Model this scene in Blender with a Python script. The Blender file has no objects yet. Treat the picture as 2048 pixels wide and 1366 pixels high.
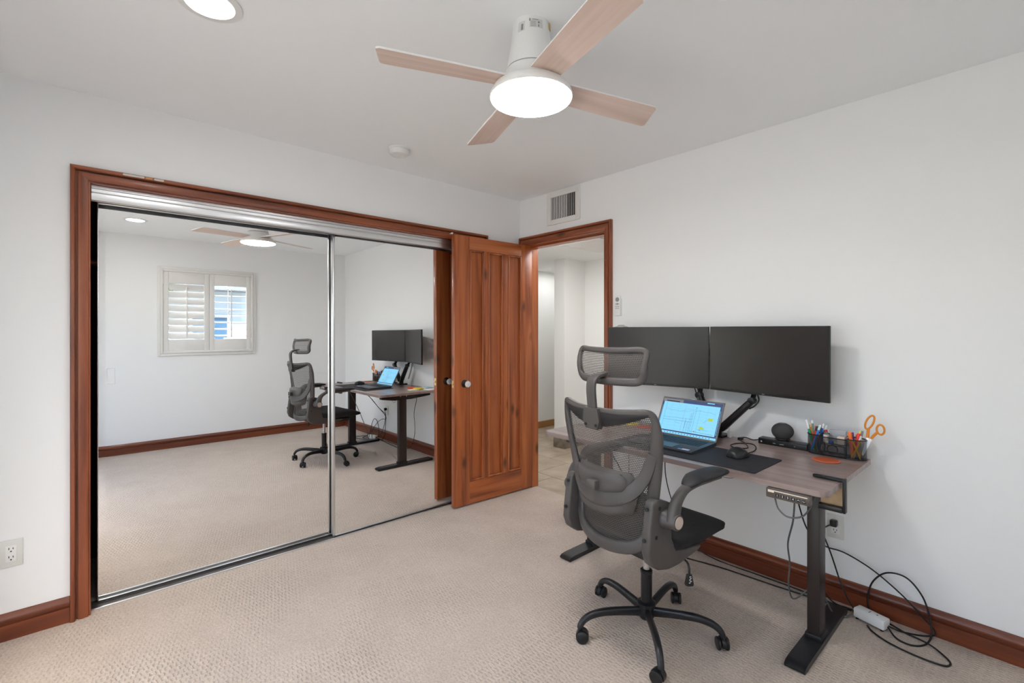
import bpy, bmesh, math, random
from mathutils import Vector, Matrix
random.seed(7)
S = bpy.context.scene
COL = S.collection
PI = math.pi
# ------------------------------------------------------------------ camera, world, light, exposure
F_PX, HORIZON, YAW = 946.0, 661.0, math.radians(48.09)
cam_d = bpy.data.cameras.new('camera'); cam = bpy.data.objects.new('camera', cam_d); COL.objects.link(cam)
cam_d.sensor_width = 36.0; cam_d.lens = 36.0 * F_PX / 2048.0; cam_d.clip_start = 0.02
cam_d.shift_y = (HORIZON - 683.0) / 2048.0
cam.location = (-2.7576, -2.9698, 1.33)
cam.rotation_euler = (PI / 2, 0, YAW - PI / 2)
S.camera = cam
vs = S.view_settings
vs.view_transform = 'Standard'; vs.look = 'None'; vs.exposure = 0.20; vs.gamma = 1.0
vs.use_curve_mapping = False
S.cycles.diffuse_bounces = 6; S.cycles.max_bounces = 10; S.cycles.use_adaptive_sampling = True; S.cycles.adaptive_min_samples = 24; S.cycles.adaptive_threshold = 0.1
FAN_LIGHT, DOWN_LIGHT, HALL_FILL, SKY = 52.0, 64.0, 20.0, 0.75
world = bpy.data.worlds.new('sky'); S.world = world; world.use_nodes = True
wn = world.node_tree.nodes; wl = world.node_tree.links
sky = wn.new('ShaderNodeTexSky'); sky.sky_type = 'NISHITA'; sky.sun_disc = False
sky.dust_density = 2.5; sky.sun_elevation = math.radians(50); sky.sun_rotation = math.radians(200)
wl.new(sky.outputs[0], wn['Background'].inputs[0]); wn['Background'].inputs[1].default_value = SKY
sun_d = bpy.data.lights.new('sun', 'SUN'); sun_d.energy = 16.0; sun_d.angle = 0.01
sun = bpy.data.objects.new('sun', sun_d); COL.objects.link(sun)
sun.rotation_euler = (math.radians(-42), 0, math.radians(-55)); sun.location = (0, 0, 6)
for nm, loc, sz, en in (('hall_fill', (1.95, 1.18, 2.12), .45, HALL_FILL * .17), ('hall_entry_fill', (.55, -.15, 2.12), .7, HALL_FILL * .62)):
    hl_d = bpy.data.lights.new(nm, 'AREA'); hl_d.shape = 'SQUARE'; hl_d.size = sz; hl_d.energy = en
    hl = bpy.data.objects.new(nm, hl_d); COL.objects.link(hl); hl.location = loc  # unseen area lamps added to brighten the hall
for nm, loc, rot, sx, sy in (('added_door_portal', (-3.46, -1.95, 1.03), (0, -PI / 2, 0), 2.1, 2.2), ('window_portal', (-1.66, -3.73, 1.585), (PI / 2, 0, 0), 1.0, 1.0)):
    ld = bpy.data.lights.new(nm, 'AREA'); ld.shape = 'RECTANGLE'; ld.size = sx; ld.size_y = sy; ld.energy = 1.0; ld.cycles.is_portal = True
    lo_ = bpy.data.objects.new(nm, ld); COL.objects.link(lo_); lo_.location = loc; lo_.rotation_euler = rot
# room dimensions: closet wall y=0, desk wall x=0, window wall y=-D, unseen wall x=-W
W, D, H = 3.30, 3.56, 2.435

# ------------------------------------------------------------------ materials
MATS = {}
def newmat(name):
    m = bpy.data.materials.new(name); m.use_nodes = True; MATS[name] = m
    return m, m.node_tree.nodes, m.node_tree.links, m.node_tree.nodes['Principled BSDF']
def mat(name, c, rough=0.5, metal=0.0, coat=0.0, noise=0.0, scale=30.0, bump=0.0, bscale=200.0, spec=0.5, trans=0.0, ior=1.45):
    m, n, l, b = newmat(name)
    b.inputs['Base Color'].default_value = (*c, 1); b.inputs['Roughness'].default_value = rough
    b.inputs['Metallic'].default_value = metal; b.inputs['Coat Weight'].default_value = coat
    b.inputs['Specular IOR Level'].default_value = spec
    b.inputs['Transmission Weight'].default_value = trans; b.inputs['IOR'].default_value = ior
    tc = n.new('ShaderNodeTexCoord')
    if noise:
        t = n.new('ShaderNodeTexNoise'); t.inputs['Scale'].default_value = scale; t.inputs['Detail'].default_value = 4
        l.new(tc.outputs['Object'], t.inputs['Vector'])
        r = n.new('ShaderNodeValToRGB'); r.color_ramp.elements[0].position = .3; r.color_ramp.elements[1].position = .7
        r.color_ramp.elements[0].color = (*[x * (1 - noise) for x in c], 1); r.color_ramp.elements[1].color = (*[min(1, x * (1 + noise)) for x in c], 1)
        l.new(t.outputs['Fac'], r.inputs['Fac']); l.new(r.outputs['Color'], b.inputs['Base Color'])
    if bump:
        t = n.new('ShaderNodeTexNoise'); t.inputs['Scale'].default_value = bscale; t.inputs['Detail'].default_value = 3
        l.new(tc.outputs['Object'], t.inputs['Vector'])
        bp = n.new('ShaderNodeBump'); bp.inputs['Strength'].default_value = bump; bp.inputs['Distance'].default_value = 0.002
        l.new(t.outputs['Fac'], bp.inputs['Height']); l.new(bp.outputs['Normal'], b.inputs['Normal'])
    return m
def emis(name, c, s):
    m, n, l, b = newmat(name)
    b.inputs['Base Color'].default_value = (*(c if s > 5 else (.01, .01, .01)), 1)
    b.inputs['Emission Color'].default_value = (*c, 1); b.inputs['Emission Strength'].default_value = s
    return m
def wood(name, axis, dark, mid, light, rough=0.38, coat=0.18, fine=1.0, knots=True, grain=18.0):
    m, n, l, b = newmat(name)
    tc = n.new('ShaderNodeTexCoord'); oi = n.new('ShaderNodeObjectInfo')
    add = n.new('ShaderNodeVectorMath'); add.operation = 'ADD'
    sc = n.new('ShaderNodeVectorMath'); sc.operation = 'SCALE'; sc.inputs[0].default_value = (7.3, 3.1, 5.7)
    l.new(oi.outputs['Random'], sc.inputs['Scale']); l.new(tc.outputs['Object'], add.inputs[0]); l.new(sc.outputs[0], add.inputs[1])
    mp = n.new('ShaderNodeMapping'); v = [grain, grain, grain]; v[axis] = grain * 0.055; mp.inputs['Scale'].default_value = v
    l.new(add.outputs[0], mp.inputs['Vector'])
    t = n.new('ShaderNodeTexNoise'); t.inputs['Scale'].default_value = 1.0; t.inputs['Detail'].default_value = 7; t.inputs['Distortion'].default_value = 0.6
    l.new(mp.outputs[0], t.inputs['Vector'])
    r = n.new('ShaderNodeValToRGB'); e = r.color_ramp.elements
    e[0].position = .28; e[0].color = (*dark, 1); e[1].position = .74; e[1].color = (*light, 1)
    x = e.new(.5); x.color = (*mid, 1)
    l.new(t.outputs['Fac'], r.inputs['Fac'])
    out = r.outputs['Color']
    if knots:
        mk = n.new('ShaderNodeMapping'); v = [5.5] * 3; v[axis] = 2.4; mk.inputs['Scale'].default_value = v
        l.new(add.outputs[0], mk.inputs['Vector'])
        vo = n.new('ShaderNodeTexVoronoi'); vo.inputs['Scale'].default_value = 1.0; l.new(mk.outputs[0], vo.inputs['Vector'])
        rr = n.new('ShaderNodeValToRGB'); rr.color_ramp.elements[0].position = .045; rr.color_ramp.elements[0].color = (.12, .10, .10, 1)
        rr.color_ramp.elements[1].position = .15; rr.color_ramp.elements[1].color = (1, 1, 1, 1)
        l.new(vo.outputs['Distance'], rr.inputs['Fac'])
        mx = n.new('ShaderNodeMix'); mx.data_type = 'RGBA'; mx.blend_type = 'MULTIPLY'; mx.inputs['Factor'].default_value = .8
        l.new(out, mx.inputs['A']); l.new(rr.outputs['Color'], mx.inputs['B']); out = mx.outputs['Result']
    l.new(out, b.inputs['Base Color'])
    b.inputs['Roughness'].default_value = rough; b.inputs['Coat Weight'].default_value = coat; b.inputs['Coat Roughness'].default_value = .12
    bp = n.new('ShaderNodeBump'); bp.inputs['Strength'].default_value = .12; bp.inputs['Distance'].default_value = .001
    l.new(t.outputs['Fac'], bp.inputs['Height']); l.new(bp.outputs['Normal'], b.inputs['Normal'])
    return m
RD, RM, RL = (.17, .038, .012), (.38, .098, .026), (.52, .165, .048)
WOOD = [wood('red_wood_%d' % i, i, RD, RM, RL) for i in range(3)]
BD, BM_, BL = (.085, .017, .007), (.160, .036, .012), (.25, .062, .020)
WBASE = [wood('baseboard_wood_%d' % i, i, BD, BM_, BL) for i in range(3)]
WCAS = [wood('casing_wood_%d' % i, i, (.12, .027, .010), (.26, .066, .022), (.37, .108, .038)) for i in range(3)]
OAKW = wood('oak_trim', 0, (.25, .11, .03), (.36, .17, .05), (.45, .23, .08), knots=False)
DESKW = wood('desk_laminate', 1, (.21, .155, .140), (.29, .215, .195), (.38, .295, .265), rough=.30, coat=.08, knots=False, grain=22)
BLADEW = wood('blade_wood', 0, (.62, .47, .40), (.71, .56, .49), (.78, .63, .56), rough=.5, coat=.0, knots=False, grain=26)
PAINT = mat('wall_paint', (.858, .866, .872), .75, bump=.06, bscale=35)
CEILP = mat('ceiling_paint', (.905, .925, .94), .85, bump=.05, bscale=60)
HALLP = mat('hall_paint', (.84, .84, .82), .75, bump=.05, bscale=40)
WHITE = mat('white_plastic', (.80, .80, .79), .35)
WHITEP = mat('white_trim', (.78, .77, .75), .4)
PLATE = mat('outlet_plate', (.70, .71, .68), .35)
GREYM = mat('grey_mark', (.30, .30, .30), .5)
DARK = mat('dark_slot', (.02, .02, .02), .6)
CHAIR = mat('chair_plastic', (.076, .067, .063), .45, noise=.06, scale=8, bump=.05, bscale=500)
CHAIRP = mat('chair_lumbar', (.085, .075, .067), .6, bump=.12, bscale=700)
BLACKF = mat('black_fabric', (.012, .012, .013), .85, bump=.3, bscale=900, noise=.25, scale=60)
PADM = mat('arm_pad', (.020, .020, .022), .5, bump=.2, bscale=500)
BLACKM = mat('black_metal', (.016, .016, .018), .32)
BLACKP = mat('black_plastic', (.012, .012, .013), .35)
BRNM = mat('brown_black_metal', (.028, .020, .018), .38)
CABLE = mat('cable_rubber', (.012, .012, .012), .5)
GREYC = mat('grey_cable', (.13, .13, .13), .5)
CHROME = mat('chrome', (.75, .75, .76), .18, metal=1)
ALU = mat('brushed_aluminium', (.72, .72, .73), .32, metal=1)
BRASS = mat('brass', (.75, .55, .25), .25, metal=1)
BRONZE = mat('bronze', (.05, .035, .03), .35, metal=.8)
KGLASS = mat('knob_glass', (.95, .95, .95), .06, trans=.35, ior=1.5)
GLASS = mat('clear_glass', (.97, .97, .97), .02, trans=1, ior=1.5)
def pane_mat():
    m, n, l, b = newmat('window_glass')
    t = n.new('ShaderNodeBsdfTransparent'); g = n.new('ShaderNodeBsdfGlossy'); g.inputs['Roughness'].default_value = 0.0
    t.inputs['Color'].default_value = (.95, .97, .96, 1); mx = n.new('ShaderNodeMixShader'); mx.inputs[0].default_value = .05
    l.new(t.outputs[0], mx.inputs[1]); l.new(g.outputs[0], mx.inputs[2]); l.new(mx.outputs[0], n['Material Output'].inputs['Surface'])
    return m
PANE = pane_mat()
MIRROR = mat('mirror', (.93, .935, .93), .0, metal=1)
TAN = mat('tan_cap', (.50, .42, .36), .4)
MATM = mat('desk_mat', (.020, .020, .026), .7, noise=.15, scale=40)
SCREEN = mat('monitor_screen', (.020, .016, .015), .30, spec=.5)
BEZEL = mat('monitor_bezel', (.008, .008, .008), .4)
LAPB = mat('laptop_graphite', (.045, .05, .062), .4)
LAPK = mat('laptop_keys', (.010, .012, .018), .5)
CORK = mat('tan_board', (.62, .44, .27), .7, noise=.1, scale=40)
TERRA = mat('terracotta', (.48, .13, .06), .55)
SPKM = mat('speaker_fabric', (.055, .053, .054), .9, bump=.5, bscale=900)
STONE = mat('grey_stone', (.42, .44, .44), .5, noise=.1, scale=12)
TILEB = mat('base_tile', (.22, .18, .14), .6, noise=.35, scale=16)
GROUT = mat('grout', (.20, .165, .135), .9)
VOID = mat('closet_shade', (.05, .045, .04), .9)  # shade of the closet interior, put into the colour
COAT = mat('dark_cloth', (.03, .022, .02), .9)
VENTD = mat('duct_dark', (.05, .05, .05), .9)
LAMP = emis('lamp_diffuser', (1, .995, .985), FAN_LIGHT)
DOWN = emis('downlight_lens', (1, .995, .985), DOWN_LIGHT)
def C3(h): return tuple(((int(h[i:i + 2], 16) / 255 + .055) / 1.055) ** 2.4 if int(h[i:i + 2], 16) > 10 else int(h[i:i + 2], 16) / 255 / 12.92 for i in (0, 2, 4))
def col(h, rough=.4):
    k = 'colour_' + h
    return MATS.get(k) or mat(k, C3(h), rough)
# hall tiles
def tile_mat():
    m, n, l, b = newmat('hall_tile')
    tc = n.new('ShaderNodeTexCoord'); oi = n.new('ShaderNodeObjectInfo')
    t = n.new('ShaderNodeTexNoise'); t.inputs['Scale'].default_value = 6; t.inputs['Detail'].default_value = 6
    t.noise_dimensions = '4D'; l.new(oi.outputs['Random'], t.inputs['W'])
    l.new(tc.outputs['Object'], t.inputs['Vector'])
    r = n.new('ShaderNodeValToRGB'); e = r.color_ramp.elements
    e[0].position = .25; e[0].color = (.33, .255, .185, 1); e[1].position = .75; e[1].color = (.52, .43, .33, 1)
    l.new(t.outputs['Fac'], r.inputs['Fac']); l.new(r.outputs['Color'], b.inputs['Base Color']); b.inputs['Roughness'].default_value = .45
    return m
TILE = tile_mat()
# carpet
def carpet_mat():
    m, n, l, b = newmat('carpet')
    tc = n.new('ShaderNodeTexCoord'); sp = n.new('ShaderNodeSeparateXYZ')
    wob = n.new('ShaderNodeTexNoise'); wob.inputs['Scale'].default_value = 45
    l.new(tc.outputs['Object'], wob.inputs['Vector'])
    wv = n.new('ShaderNodeVectorMath'); wv.operation = 'MULTIPLY_ADD'; wv.inputs[1].default_value = (.015, .015, 0)
    l.new(wob.outputs['Color'], wv.inputs[0]); l.new(tc.outputs['Object'], wv.inputs[2])
    l.new(wv.outputs[0], sp.inputs[0])
    def mth(op, a, b2=None, c=None):
        k = n.new('ShaderNodeMath'); k.operation = op
        for i, v in enumerate((a, b2, c)):
            if v is None: continue
            if isinstance(v, (int, float)): k.inputs[i].default_value = v
            else: l.new(v, k.inputs[i])
        return k.outputs[0]
    yv = mth('MULTIPLY', sp.outputs['Y'], 1 / .030)
    row = mth('FLOOR', yv)
    off = mth('MULTIPLY', mth('FLOORED_MODULO', row, 2), .5)
    xa = mth('ABSOLUTE', mth('SUBTRACT', mth('FRACT', mth('ADD', mth('MULTIPLY', sp.outputs['X'], 1 / .0165), off)), .5))
    ya = mth('ABSOLUTE', mth('SUBTRACT', mth('FRACT', yv), .5))
    def sst(v, lo, hi):
        k = n.new('ShaderNodeMapRange'); k.interpolation_type = 'SMOOTHSTEP'
        k.inputs['From Min'].default_value = lo; k.inputs['From Max'].default_value = hi
        k.inputs['To Min'].default_value = 1; k.inputs['To Max'].default_value = 0
        l.new(v, k.inputs['Value']); return k.outputs[0]
    dash = mth('MULTIPLY', sst(xa, .06, .30), sst(ya, .22, .48))
    big = n.new('ShaderNodeTexNoise'); big.inputs['Scale'].default_value = 2.4; big.inputs['Detail'].default_value = 3
    l.new(tc.outputs['Object'], big.inputs['Vector'])
    amp = mth('MULTIPLY_ADD', big.outputs['Fac'], 3.2, -1.15)
    ampc = n.new('ShaderNodeClamp'); l.new(amp, ampc.inputs[0])
    dash = mth('MULTIPLY', dash, ampc.outputs[0])
    fine = n.new('ShaderNodeTexNoise'); fine.inputs['Scale'].default_value = 170; fine.inputs['Detail'].default_value = 4
    l.new(tc.outputs['Object'], fine.inputs['Vector'])
    med = n.new('ShaderNodeTexNoise'); med.inputs['Scale'].default_value = 4.5; med.inputs['Detail'].default_value = 6
    l.new(tc.outputs['Object'], med.inputs['Vector'])
    f = mth('ADD', mth('MULTIPLY', fine.outputs['Fac'], .74), mth('MULTIPLY', med.outputs['Fac'], .26))
    f = mth('SUBTRACT', f, mth('MULTIPLY', dash, .17))
    r = n.new('ShaderNodeValToRGB'); e = r.color_ramp.elements
    e[0].position = .20; e[0].color = (.37, .300, .245, 1); e[1].position = .74; e[1].color = (.68, .572, .485, 1)
    l.new(f, r.inputs['Fac']); l.new(r.outputs['Color'], b.inputs['Base Color'])
    b.inputs['Roughness'].default_value = .95; b.inputs['Specular IOR Level'].default_value = .1
    b.inputs['Sheen Weight'].default_value = .15
    hh = mth('SUBTRACT', mth('MULTIPLY', fine.outputs['Fac'], .6), mth('MULTIPLY', dash, .8))
    bp = n.new('ShaderNodeBump'); bp.inputs['Strength'].default_value = .7; bp.inputs['Distance'].default_value = .004
    l.new(hh, bp.inputs['Height']); l.new(bp.outputs['Normal'], b.inputs['Normal'])
    return m
CARPET = carpet_mat()
# perforated mesh cloth: real holes through a transparent shader, laid out in the cloth's own UV (metres)
def mesh_mat(name, c, pu, pv, hole, rough=.6):
    m, n, l, b = newmat(name)
    b.inputs['Base Color'].default_value = (*c, 1); b.inputs['Roughness'].default_value = rough
    uv = n.new('ShaderNodeUVMap'); sp = n.new('ShaderNodeSeparateXYZ'); l.new(uv.outputs[0], sp.inputs[0])
    def mth(op, a, b2=None):
        k = n.new('ShaderNodeMath'); k.operation = op
        for i, v in enumerate((a, b2)):
            if v is None: continue
            if isinstance(v, (int, float)): k.inputs[i].default_value = v
            else: l.new(v, k.inputs[i])
        return k.outputs[0]
    yv = mth('MULTIPLY', sp.outputs['Y'], 1 / pv); row = mth('FLOOR', yv)
    off = mth('MULTIPLY', mth('FLOORED_MODULO', row, 2), .5)
    dx = mth('SUBTRACT', mth('FRACT', mth('ADD', mth('MULTIPLY', sp.outputs['X'], 1 / pu), off)), .5)
    dy = mth('SUBTRACT', mth('FRACT', yv), .5)
    d = mth('ADD', mth('MULTIPLY', dx, dx), mth('MULTIPLY', dy, dy))
    k = mth('LESS_THAN', d, hole * hole)
    tr = n.new('ShaderNodeBsdfTransparent'); mx = n.new('ShaderNodeMixShader')
    l.new(k, mx.inputs[0]); l.new(b.outputs[0], mx.inputs[1]); l.new(tr.outputs[0], mx.inputs[2])
    l.new(mx.outputs[0], n['Material Output'].inputs['Surface'])
    return m
MESHC = mesh_mat('chair_mesh', (.090, .076, .068), .0064, .0070, .34)
MESHD = mesh_mat('organizer_mesh', (.010, .010, .010), .0030, .0030, .40, .4)

# ------------------------------------------------------------------ geometry helpers
def box(bm, a, b, bev=0.0, seg=2, rot=None, mi=0):
    c = [(a[i] + b[i]) / 2 for i in range(3)]; s = [abs(b[i] - a[i]) for i in range(3)]
    g = bmesh.ops.create_cube(bm, size=1.0); vs_ = g['verts']
    bmesh.ops.scale(bm, vec=s, verts=vs_)
    fs = set(f for v in vs_ for f in v.link_faces)
    for f in fs: f.material_index = mi
    if bev > 0:
        es = list(set(e for v in vs_ for e in v.link_edges))
        r = bmesh.ops.bevel(bm, geom=es, offset=min(bev, min(s) * .49), segments=seg, profile=.5, affect='EDGES')
        vs_ = list(set(v for f in r['faces'] for v in f.verts))
        for f in r['faces']: f.material_index = mi
        # all verts of the island
        seen = set(vs_); st = list(vs_)
        while st:
            v = st.pop()
            for e in v.link_edges:
                o = e.other_vert(v)
                if o not in seen: seen.add(o); st.append(o)
        vs_ = list(seen)
    if rot is not None: bmesh.ops.transform(bm, matrix=rot, verts=vs_)
    bmesh.ops.translate(bm, vec=c, verts=vs_)
    return vs_
def loft(bm, rings, closed_ring=True, cap=True, mi=0, closed_path=False):
    vr = [[bm.verts.new(p) for p in r] for r in rings]
    n = len(rings[0]); m = len(vr)
    for i in range(m if closed_path else m - 1):
        for j in range(n if closed_ring else n - 1):
            a, b = vr[i], vr[(i + 1) % m]
            f = bm.faces.new((a[j], a[(j + 1) % n], b[(j + 1) % n], b[j])); f.material_index = mi
    if cap and not closed_path and closed_ring:
        f = bm.faces.new(list(reversed(vr[0]))); f.material_index = mi
        f = bm.faces.new(vr[-1]); f.material_index = mi
    return vr
def smooth_path(pts, k=6, closed=False):
    P = [Vector(p) for p in pts]; n = len(P); out = []
    rng = range(n) if closed else range(n - 1)
    for i in rng:
        p1, p2 = P[i], P[(i + 1) % n]
        p0 = P[(i - 1) % n] if (closed or i > 0) else p1 * 2 - p2
        p3 = P[(i + 2) % n] if (closed or i + 2 < n) else p2 * 2 - p1
        for j in range(k):
            t = j / k; t2 = t * t; t3 = t2 * t
            out.append(.5 * ((2 * p1) + (-p0 + p2) * t + (2 * p0 - 5 * p1 + 4 * p2 - p3) * t2 + (-p0 + 3 * p1 - 3 * p2 + p3) * t3))
    if not closed: out.append(P[-1])
    return out
def tube(bm, pts, r, n=8, closed=False, mi=0):
    P = [Vector(p) for p in pts]; m = len(P)
    rr = r if isinstance(r, (list, tuple)) else [r] * m
    def tan(i):
        if closed: return (P[(i + 1) % m] - P[i - 1]).normalized()
        return (P[min(i + 1, m - 1)] - P[max(i - 1, 0)]).normalized()
    t = tan(0); u = t.orthogonal().normalized(); rings = []
    for i in range(m):
        t = tan(i); u = (u - t * u.dot(t)); u = u.normalized() if u.length > 1e-6 else t.orthogonal().normalized()
        v = t.cross(u)
        rings.append([P[i] + (u * math.cos(2 * PI * k / n) + v * math.sin(2 * PI * k / n)) * rr[i] for k in range(n)])
    return loft(bm, rings, mi=mi, closed_path=closed)
def sweep(bm, pts, sizes, hint, n=16, power=2.0, closed=False, mi=0):
    """sizes: (across, along hint) half widths per point; hint: vector or list, the section's second axis"""
    P = [Vector(p) for p in pts]; m = len(P); rings = []
    for i in range(m):
        t = (P[(i + 1) % m] - P[i - 1]) if closed else (P[min(i + 1, m - 1)] - P[max(i - 1, 0)])
        t.normalize(); h = Vector(hint[i]) if isinstance(hint, list) else Vector(hint)
        s = t.cross(h).normalized(); u = s.cross(t).normalized()
        w, hh = sizes[i] if isinstance(sizes, list) else sizes
        ring = []
        for k in range(n):
            a = 2 * PI * k / n; ca, sa = math.cos(a), math.sin(a)
            ring.append(P[i] + s * (w * math.copysign(abs(ca) ** (2 / power), ca)) + u * (hh * math.copysign(abs(sa) ** (2 / power), sa)))
        rings.append(ring)
    return loft(bm, rings, mi=mi, closed_path=closed)
def lathe(bm, prof, c=(0, 0, 0), n=32, axis='Z', mi=0, cap=True):
    rings = []
    for (r, h) in prof:
        ring = []
        for k in range(n):
            a = 2 * PI * k / n; x, y = r * math.cos(a), r * math.sin(a)
            p = (x, y, h) if axis == 'Z' else ((h, x, y) if axis == 'X' else (y, h, x))
            ring.append(Vector(p) + Vector(c))
        rings.append(ring)
    return loft(bm, rings, mi=mi, cap=cap)
def prism(bm, poly, fn, t0, t1, mi=0):
    """poly of (u,v); fn(u,v,t)->xyz"""
    return loft(bm, [[Vector(fn(u, v, t0)) for u, v in poly], [Vector(fn(u, v, t1)) for u, v in poly]], mi=mi)
def gridf(bm, f, nu, nv, uvscale=None, mi=0):
    vv = [[bm.verts.new(f(i / nu, j / nv)) for j in range(nv + 1)] for i in range(nu + 1)]
    uvl = bm.loops.layers.uv.verify() if uvscale else None
    for i in range(nu):
        for j in range(nv):
            fc = bm.faces.new((vv[i][j], vv[i + 1][j], vv[i + 1][j + 1], vv[i][j + 1])); fc.material_index = mi
            if uvl:
                for lp, (a, b) in zip(fc.loops, ((i, j), (i + 1, j), (i + 1, j + 1), (i, j + 1))):
                    lp[uvl].uv = (a / nu * uvscale[0], b / nv * uvscale[1])
    return vv
def bevel_all(bm, off, seg=2):
    es = [e for e in bm.edges if len(e.link_faces) == 2 and e.calc_face_angle(0) > .5]
    bmesh.ops.bevel(bm, geom=es, offset=off, segments=seg, profile=.5, affect='EDGES')
def NB(): return bmesh.new()
def obj(name, bm, m, parent=None, smooth=None, local=False, kind=None, label=None, keep=False):
    """one mesh object; world coordinates unless local (the parent's own frame)"""
    if parent is not None and not local:
        bmesh.ops.transform(bm, matrix=world_of(parent).inverted(), verts=bm.verts[:])
    bmesh.ops.recalc_face_normals(bm, faces=bm.faces[:])
    lo = [min(v.co[i] for v in bm.verts) for i in range(3)]; hi = [max(v.co[i] for v in bm.verts) for i in range(3)]
    c = Vector(((lo[0] + hi[0]) / 2, (lo[1] + hi[1]) / 2, lo[2] if parent is None else (lo[2] + hi[2]) / 2))
    if keep: c = Vector((0, 0, 0))
    bmesh.ops.translate(bm, vec=-c, verts=bm.verts[:])
    if smooth is not None:
        for f in bm.faces: f.smooth = True
        for e in bm.edges:
            if len(e.link_faces) == 2 and e.calc_face_angle(0) > math.radians(smooth): e.smooth = False
    me = bpy.data.meshes.new(name); bm.to_mesh(me); bm.free()
    for x in (m if isinstance(m, (list, tuple)) else [m]): me.materials.append(x)
    o = bpy.data.objects.new(name, me); COL.objects.link(o); o.location = c
    if parent is not None: o.parent = parent
    if kind: o['kind'] = kind
    if label: o['label'] = label
    return o
def world_of(o):
    M = o.matrix_basis.copy()
    while o.parent is not None:
        o = o.parent; M = o.matrix_basis @ M
    return M
def tag(o, label, cat, group=None):
    o['label'] = label; o['category'] = cat
    if group: o['group'] = group
    return o
def thing(name, label, cat, loc=(0, 0, 0), rz=0.0, group=None):
    o = bpy.data.objects.new(name, None); COL.objects.link(o); o.empty_display_size = .05
    o.location = loc; o.rotation_euler = (0, 0, rz)
    return tag(o, label, cat, group)
def struct(name, loc=(0, 0, 0), label=None):
    o = bpy.data.objects.new(name, None); COL.objects.link(o); o.empty_display_size = .05; o.location = loc; o['kind'] = 'structure'
    if label: o['label'] = label
    return o
def bxo(name, a, b, m, parent=None, bev=0.0, smooth=None, kind=None, label=None, rot=None):
    bm = NB(); box(bm, a, b, bev, rot=rot)
    return obj(name, bm, m, parent, smooth if smooth is not None else (40 if bev else None), kind=kind, label=label)
def cable(name, pts, r, m, parent=None, label=None, cat='cable', k=8):
    bm = NB(); tube(bm, smooth_path(pts, k), r, 8)
    o = obj(name, bm, m, parent, 60)
    if parent is None: tag(o, label, cat)
    return o
def text_bm(s, size, M):
    cu = bpy.data.curves.new('lettering', 'FONT'); cu.body = s; cu.size = size; cu.align_x = 'CENTER'; cu.align_y = 'CENTER'; cu.extrude = .0002
    o = bpy.data.objects.new('lettering', cu); COL.objects.link(o)
    dg = bpy.context.evaluated_depsgraph_get(); me = bpy.data.meshes.new_from_object(o.evaluated_get(dg))
    bm = NB(); bm.from_mesh(me); bmesh.ops.transform(bm, matrix=M, verts=bm.verts[:])
    bpy.data.objects.remove(o); bpy.data.curves.remove(cu); bpy.data.meshes.remove(me)
    return bm

# ------------------------------------------------------------------ the room
bxo('floor', (-W, -D, -.05), (.095, .75, 0), CARPET, kind='structure', label='beige patterned loop carpet')
bxo('ceiling', (-W - .12, -D - .12, H), (.12, .75, H + .1), CEILP, kind='structure', label='white ceiling')
bm = NB()
box(bm, (-W - .12, 0, -.05), (-2.752, .12, H)); box(bm, (-.435, 0, -.05), (0, .12, H)); box(bm, (-2.752, 0, 2.026), (-.435, .12, H))
obj('wall_left', bm, PAINT, kind='structure', label='white wall around the mirrored closet')
OY0, OY1, OZ = -.905, -.055, 2.052     # doorway rough opening
bm = NB()
box(bm, (0, -D - .12, -.05), (.12, OY0, H)); box(bm, (0, OY1, -.05), (.12, .75, H)); box(bm, (0, OY0, OZ), (.12, OY1, H))
obj('wall_right', bm, PAINT, kind='structure', label='white wall behind the desk')
WX0, WX1, WZ0, WZ1 = -2.115, -1.20, 1.12, 2.05   # window opening
bm = NB()
box(bm, (-W - .12, -D - .14, -.05), (WX0, -D, H)); box(bm, (WX1, -D - .14, -.05), (0, -D, H))
box(bm, (WX0, -D - .14, -.05), (WX1, -D, WZ0)); box(bm, (WX0, -D - .14, WZ1), (WX1, -D, H))
obj('wall_back', bm, PAINT, kind='structure', label='white wall with the shuttered window')
SY0, SY1, SZ = -3.05, -.85, 2.06        # opening for an unseen glass door, added to bring in daylight
bm = NB(); box(bm, (-W - .12, -D, -.05), (-W, SY0, H)); box(bm, (-W - .12, SY1, -.05), (-W, 0, H)); box(bm, (-W - .12, SY0, SZ), (-W, SY1, H))
obj('wall_side', bm, PAINT, kind='structure', label='white wall beside the camera')
w2 = struct('window_added', (-W - .06, -1.95, 0), 'white sliding glass door added beside the camera for more daylight')
bm = NB(); xf = -W - .09
for a, b in (((SY0, 0), (SY0 + .04, SZ)), ((SY1 - .04, 0), (SY1, SZ)), ((SY0 + .04, 0), (SY1 - .04, .03)), ((SY0 + .04, SZ - .04), (SY1 - .04, SZ))): box(bm, (xf - .03, a[0], a[1]), (xf + .08, b[0], b[1]), .003)
obj('window_frame', bm, WHITEP, w2, 40)
for p0, p1, xo in ((SY0 + .042, -1.93, .0), (-1.97, SY1 - .042, .04)):
    bm = NB()
    for a, b in (((p0, .032), (p0 + .05, SZ - .042)), ((p1 - .05, .032), (p1, SZ - .042)), ((p0 + .05, .032), (p1 - .05, .10)), ((p0 + .05, SZ - .10), (p1 - .05, SZ - .042))): box(bm, (xf + xo - .015, a[0], a[1]), (xf + xo + .015, b[0], b[1]), .003)
    sa_ = obj('sash', bm, WHITEP, w2, 40); c = world_of(sa_).translation
    bm = NB(); box(bm, (xf + xo - .003, p0 + .05, .10), (xf + xo + .003, p1 - .05, SZ - .10)); bmesh.ops.translate(bm, vec=-c, verts=bm.verts[:]); obj('pane', bm, PANE, sa_, local=True)
bm = NB()
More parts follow.
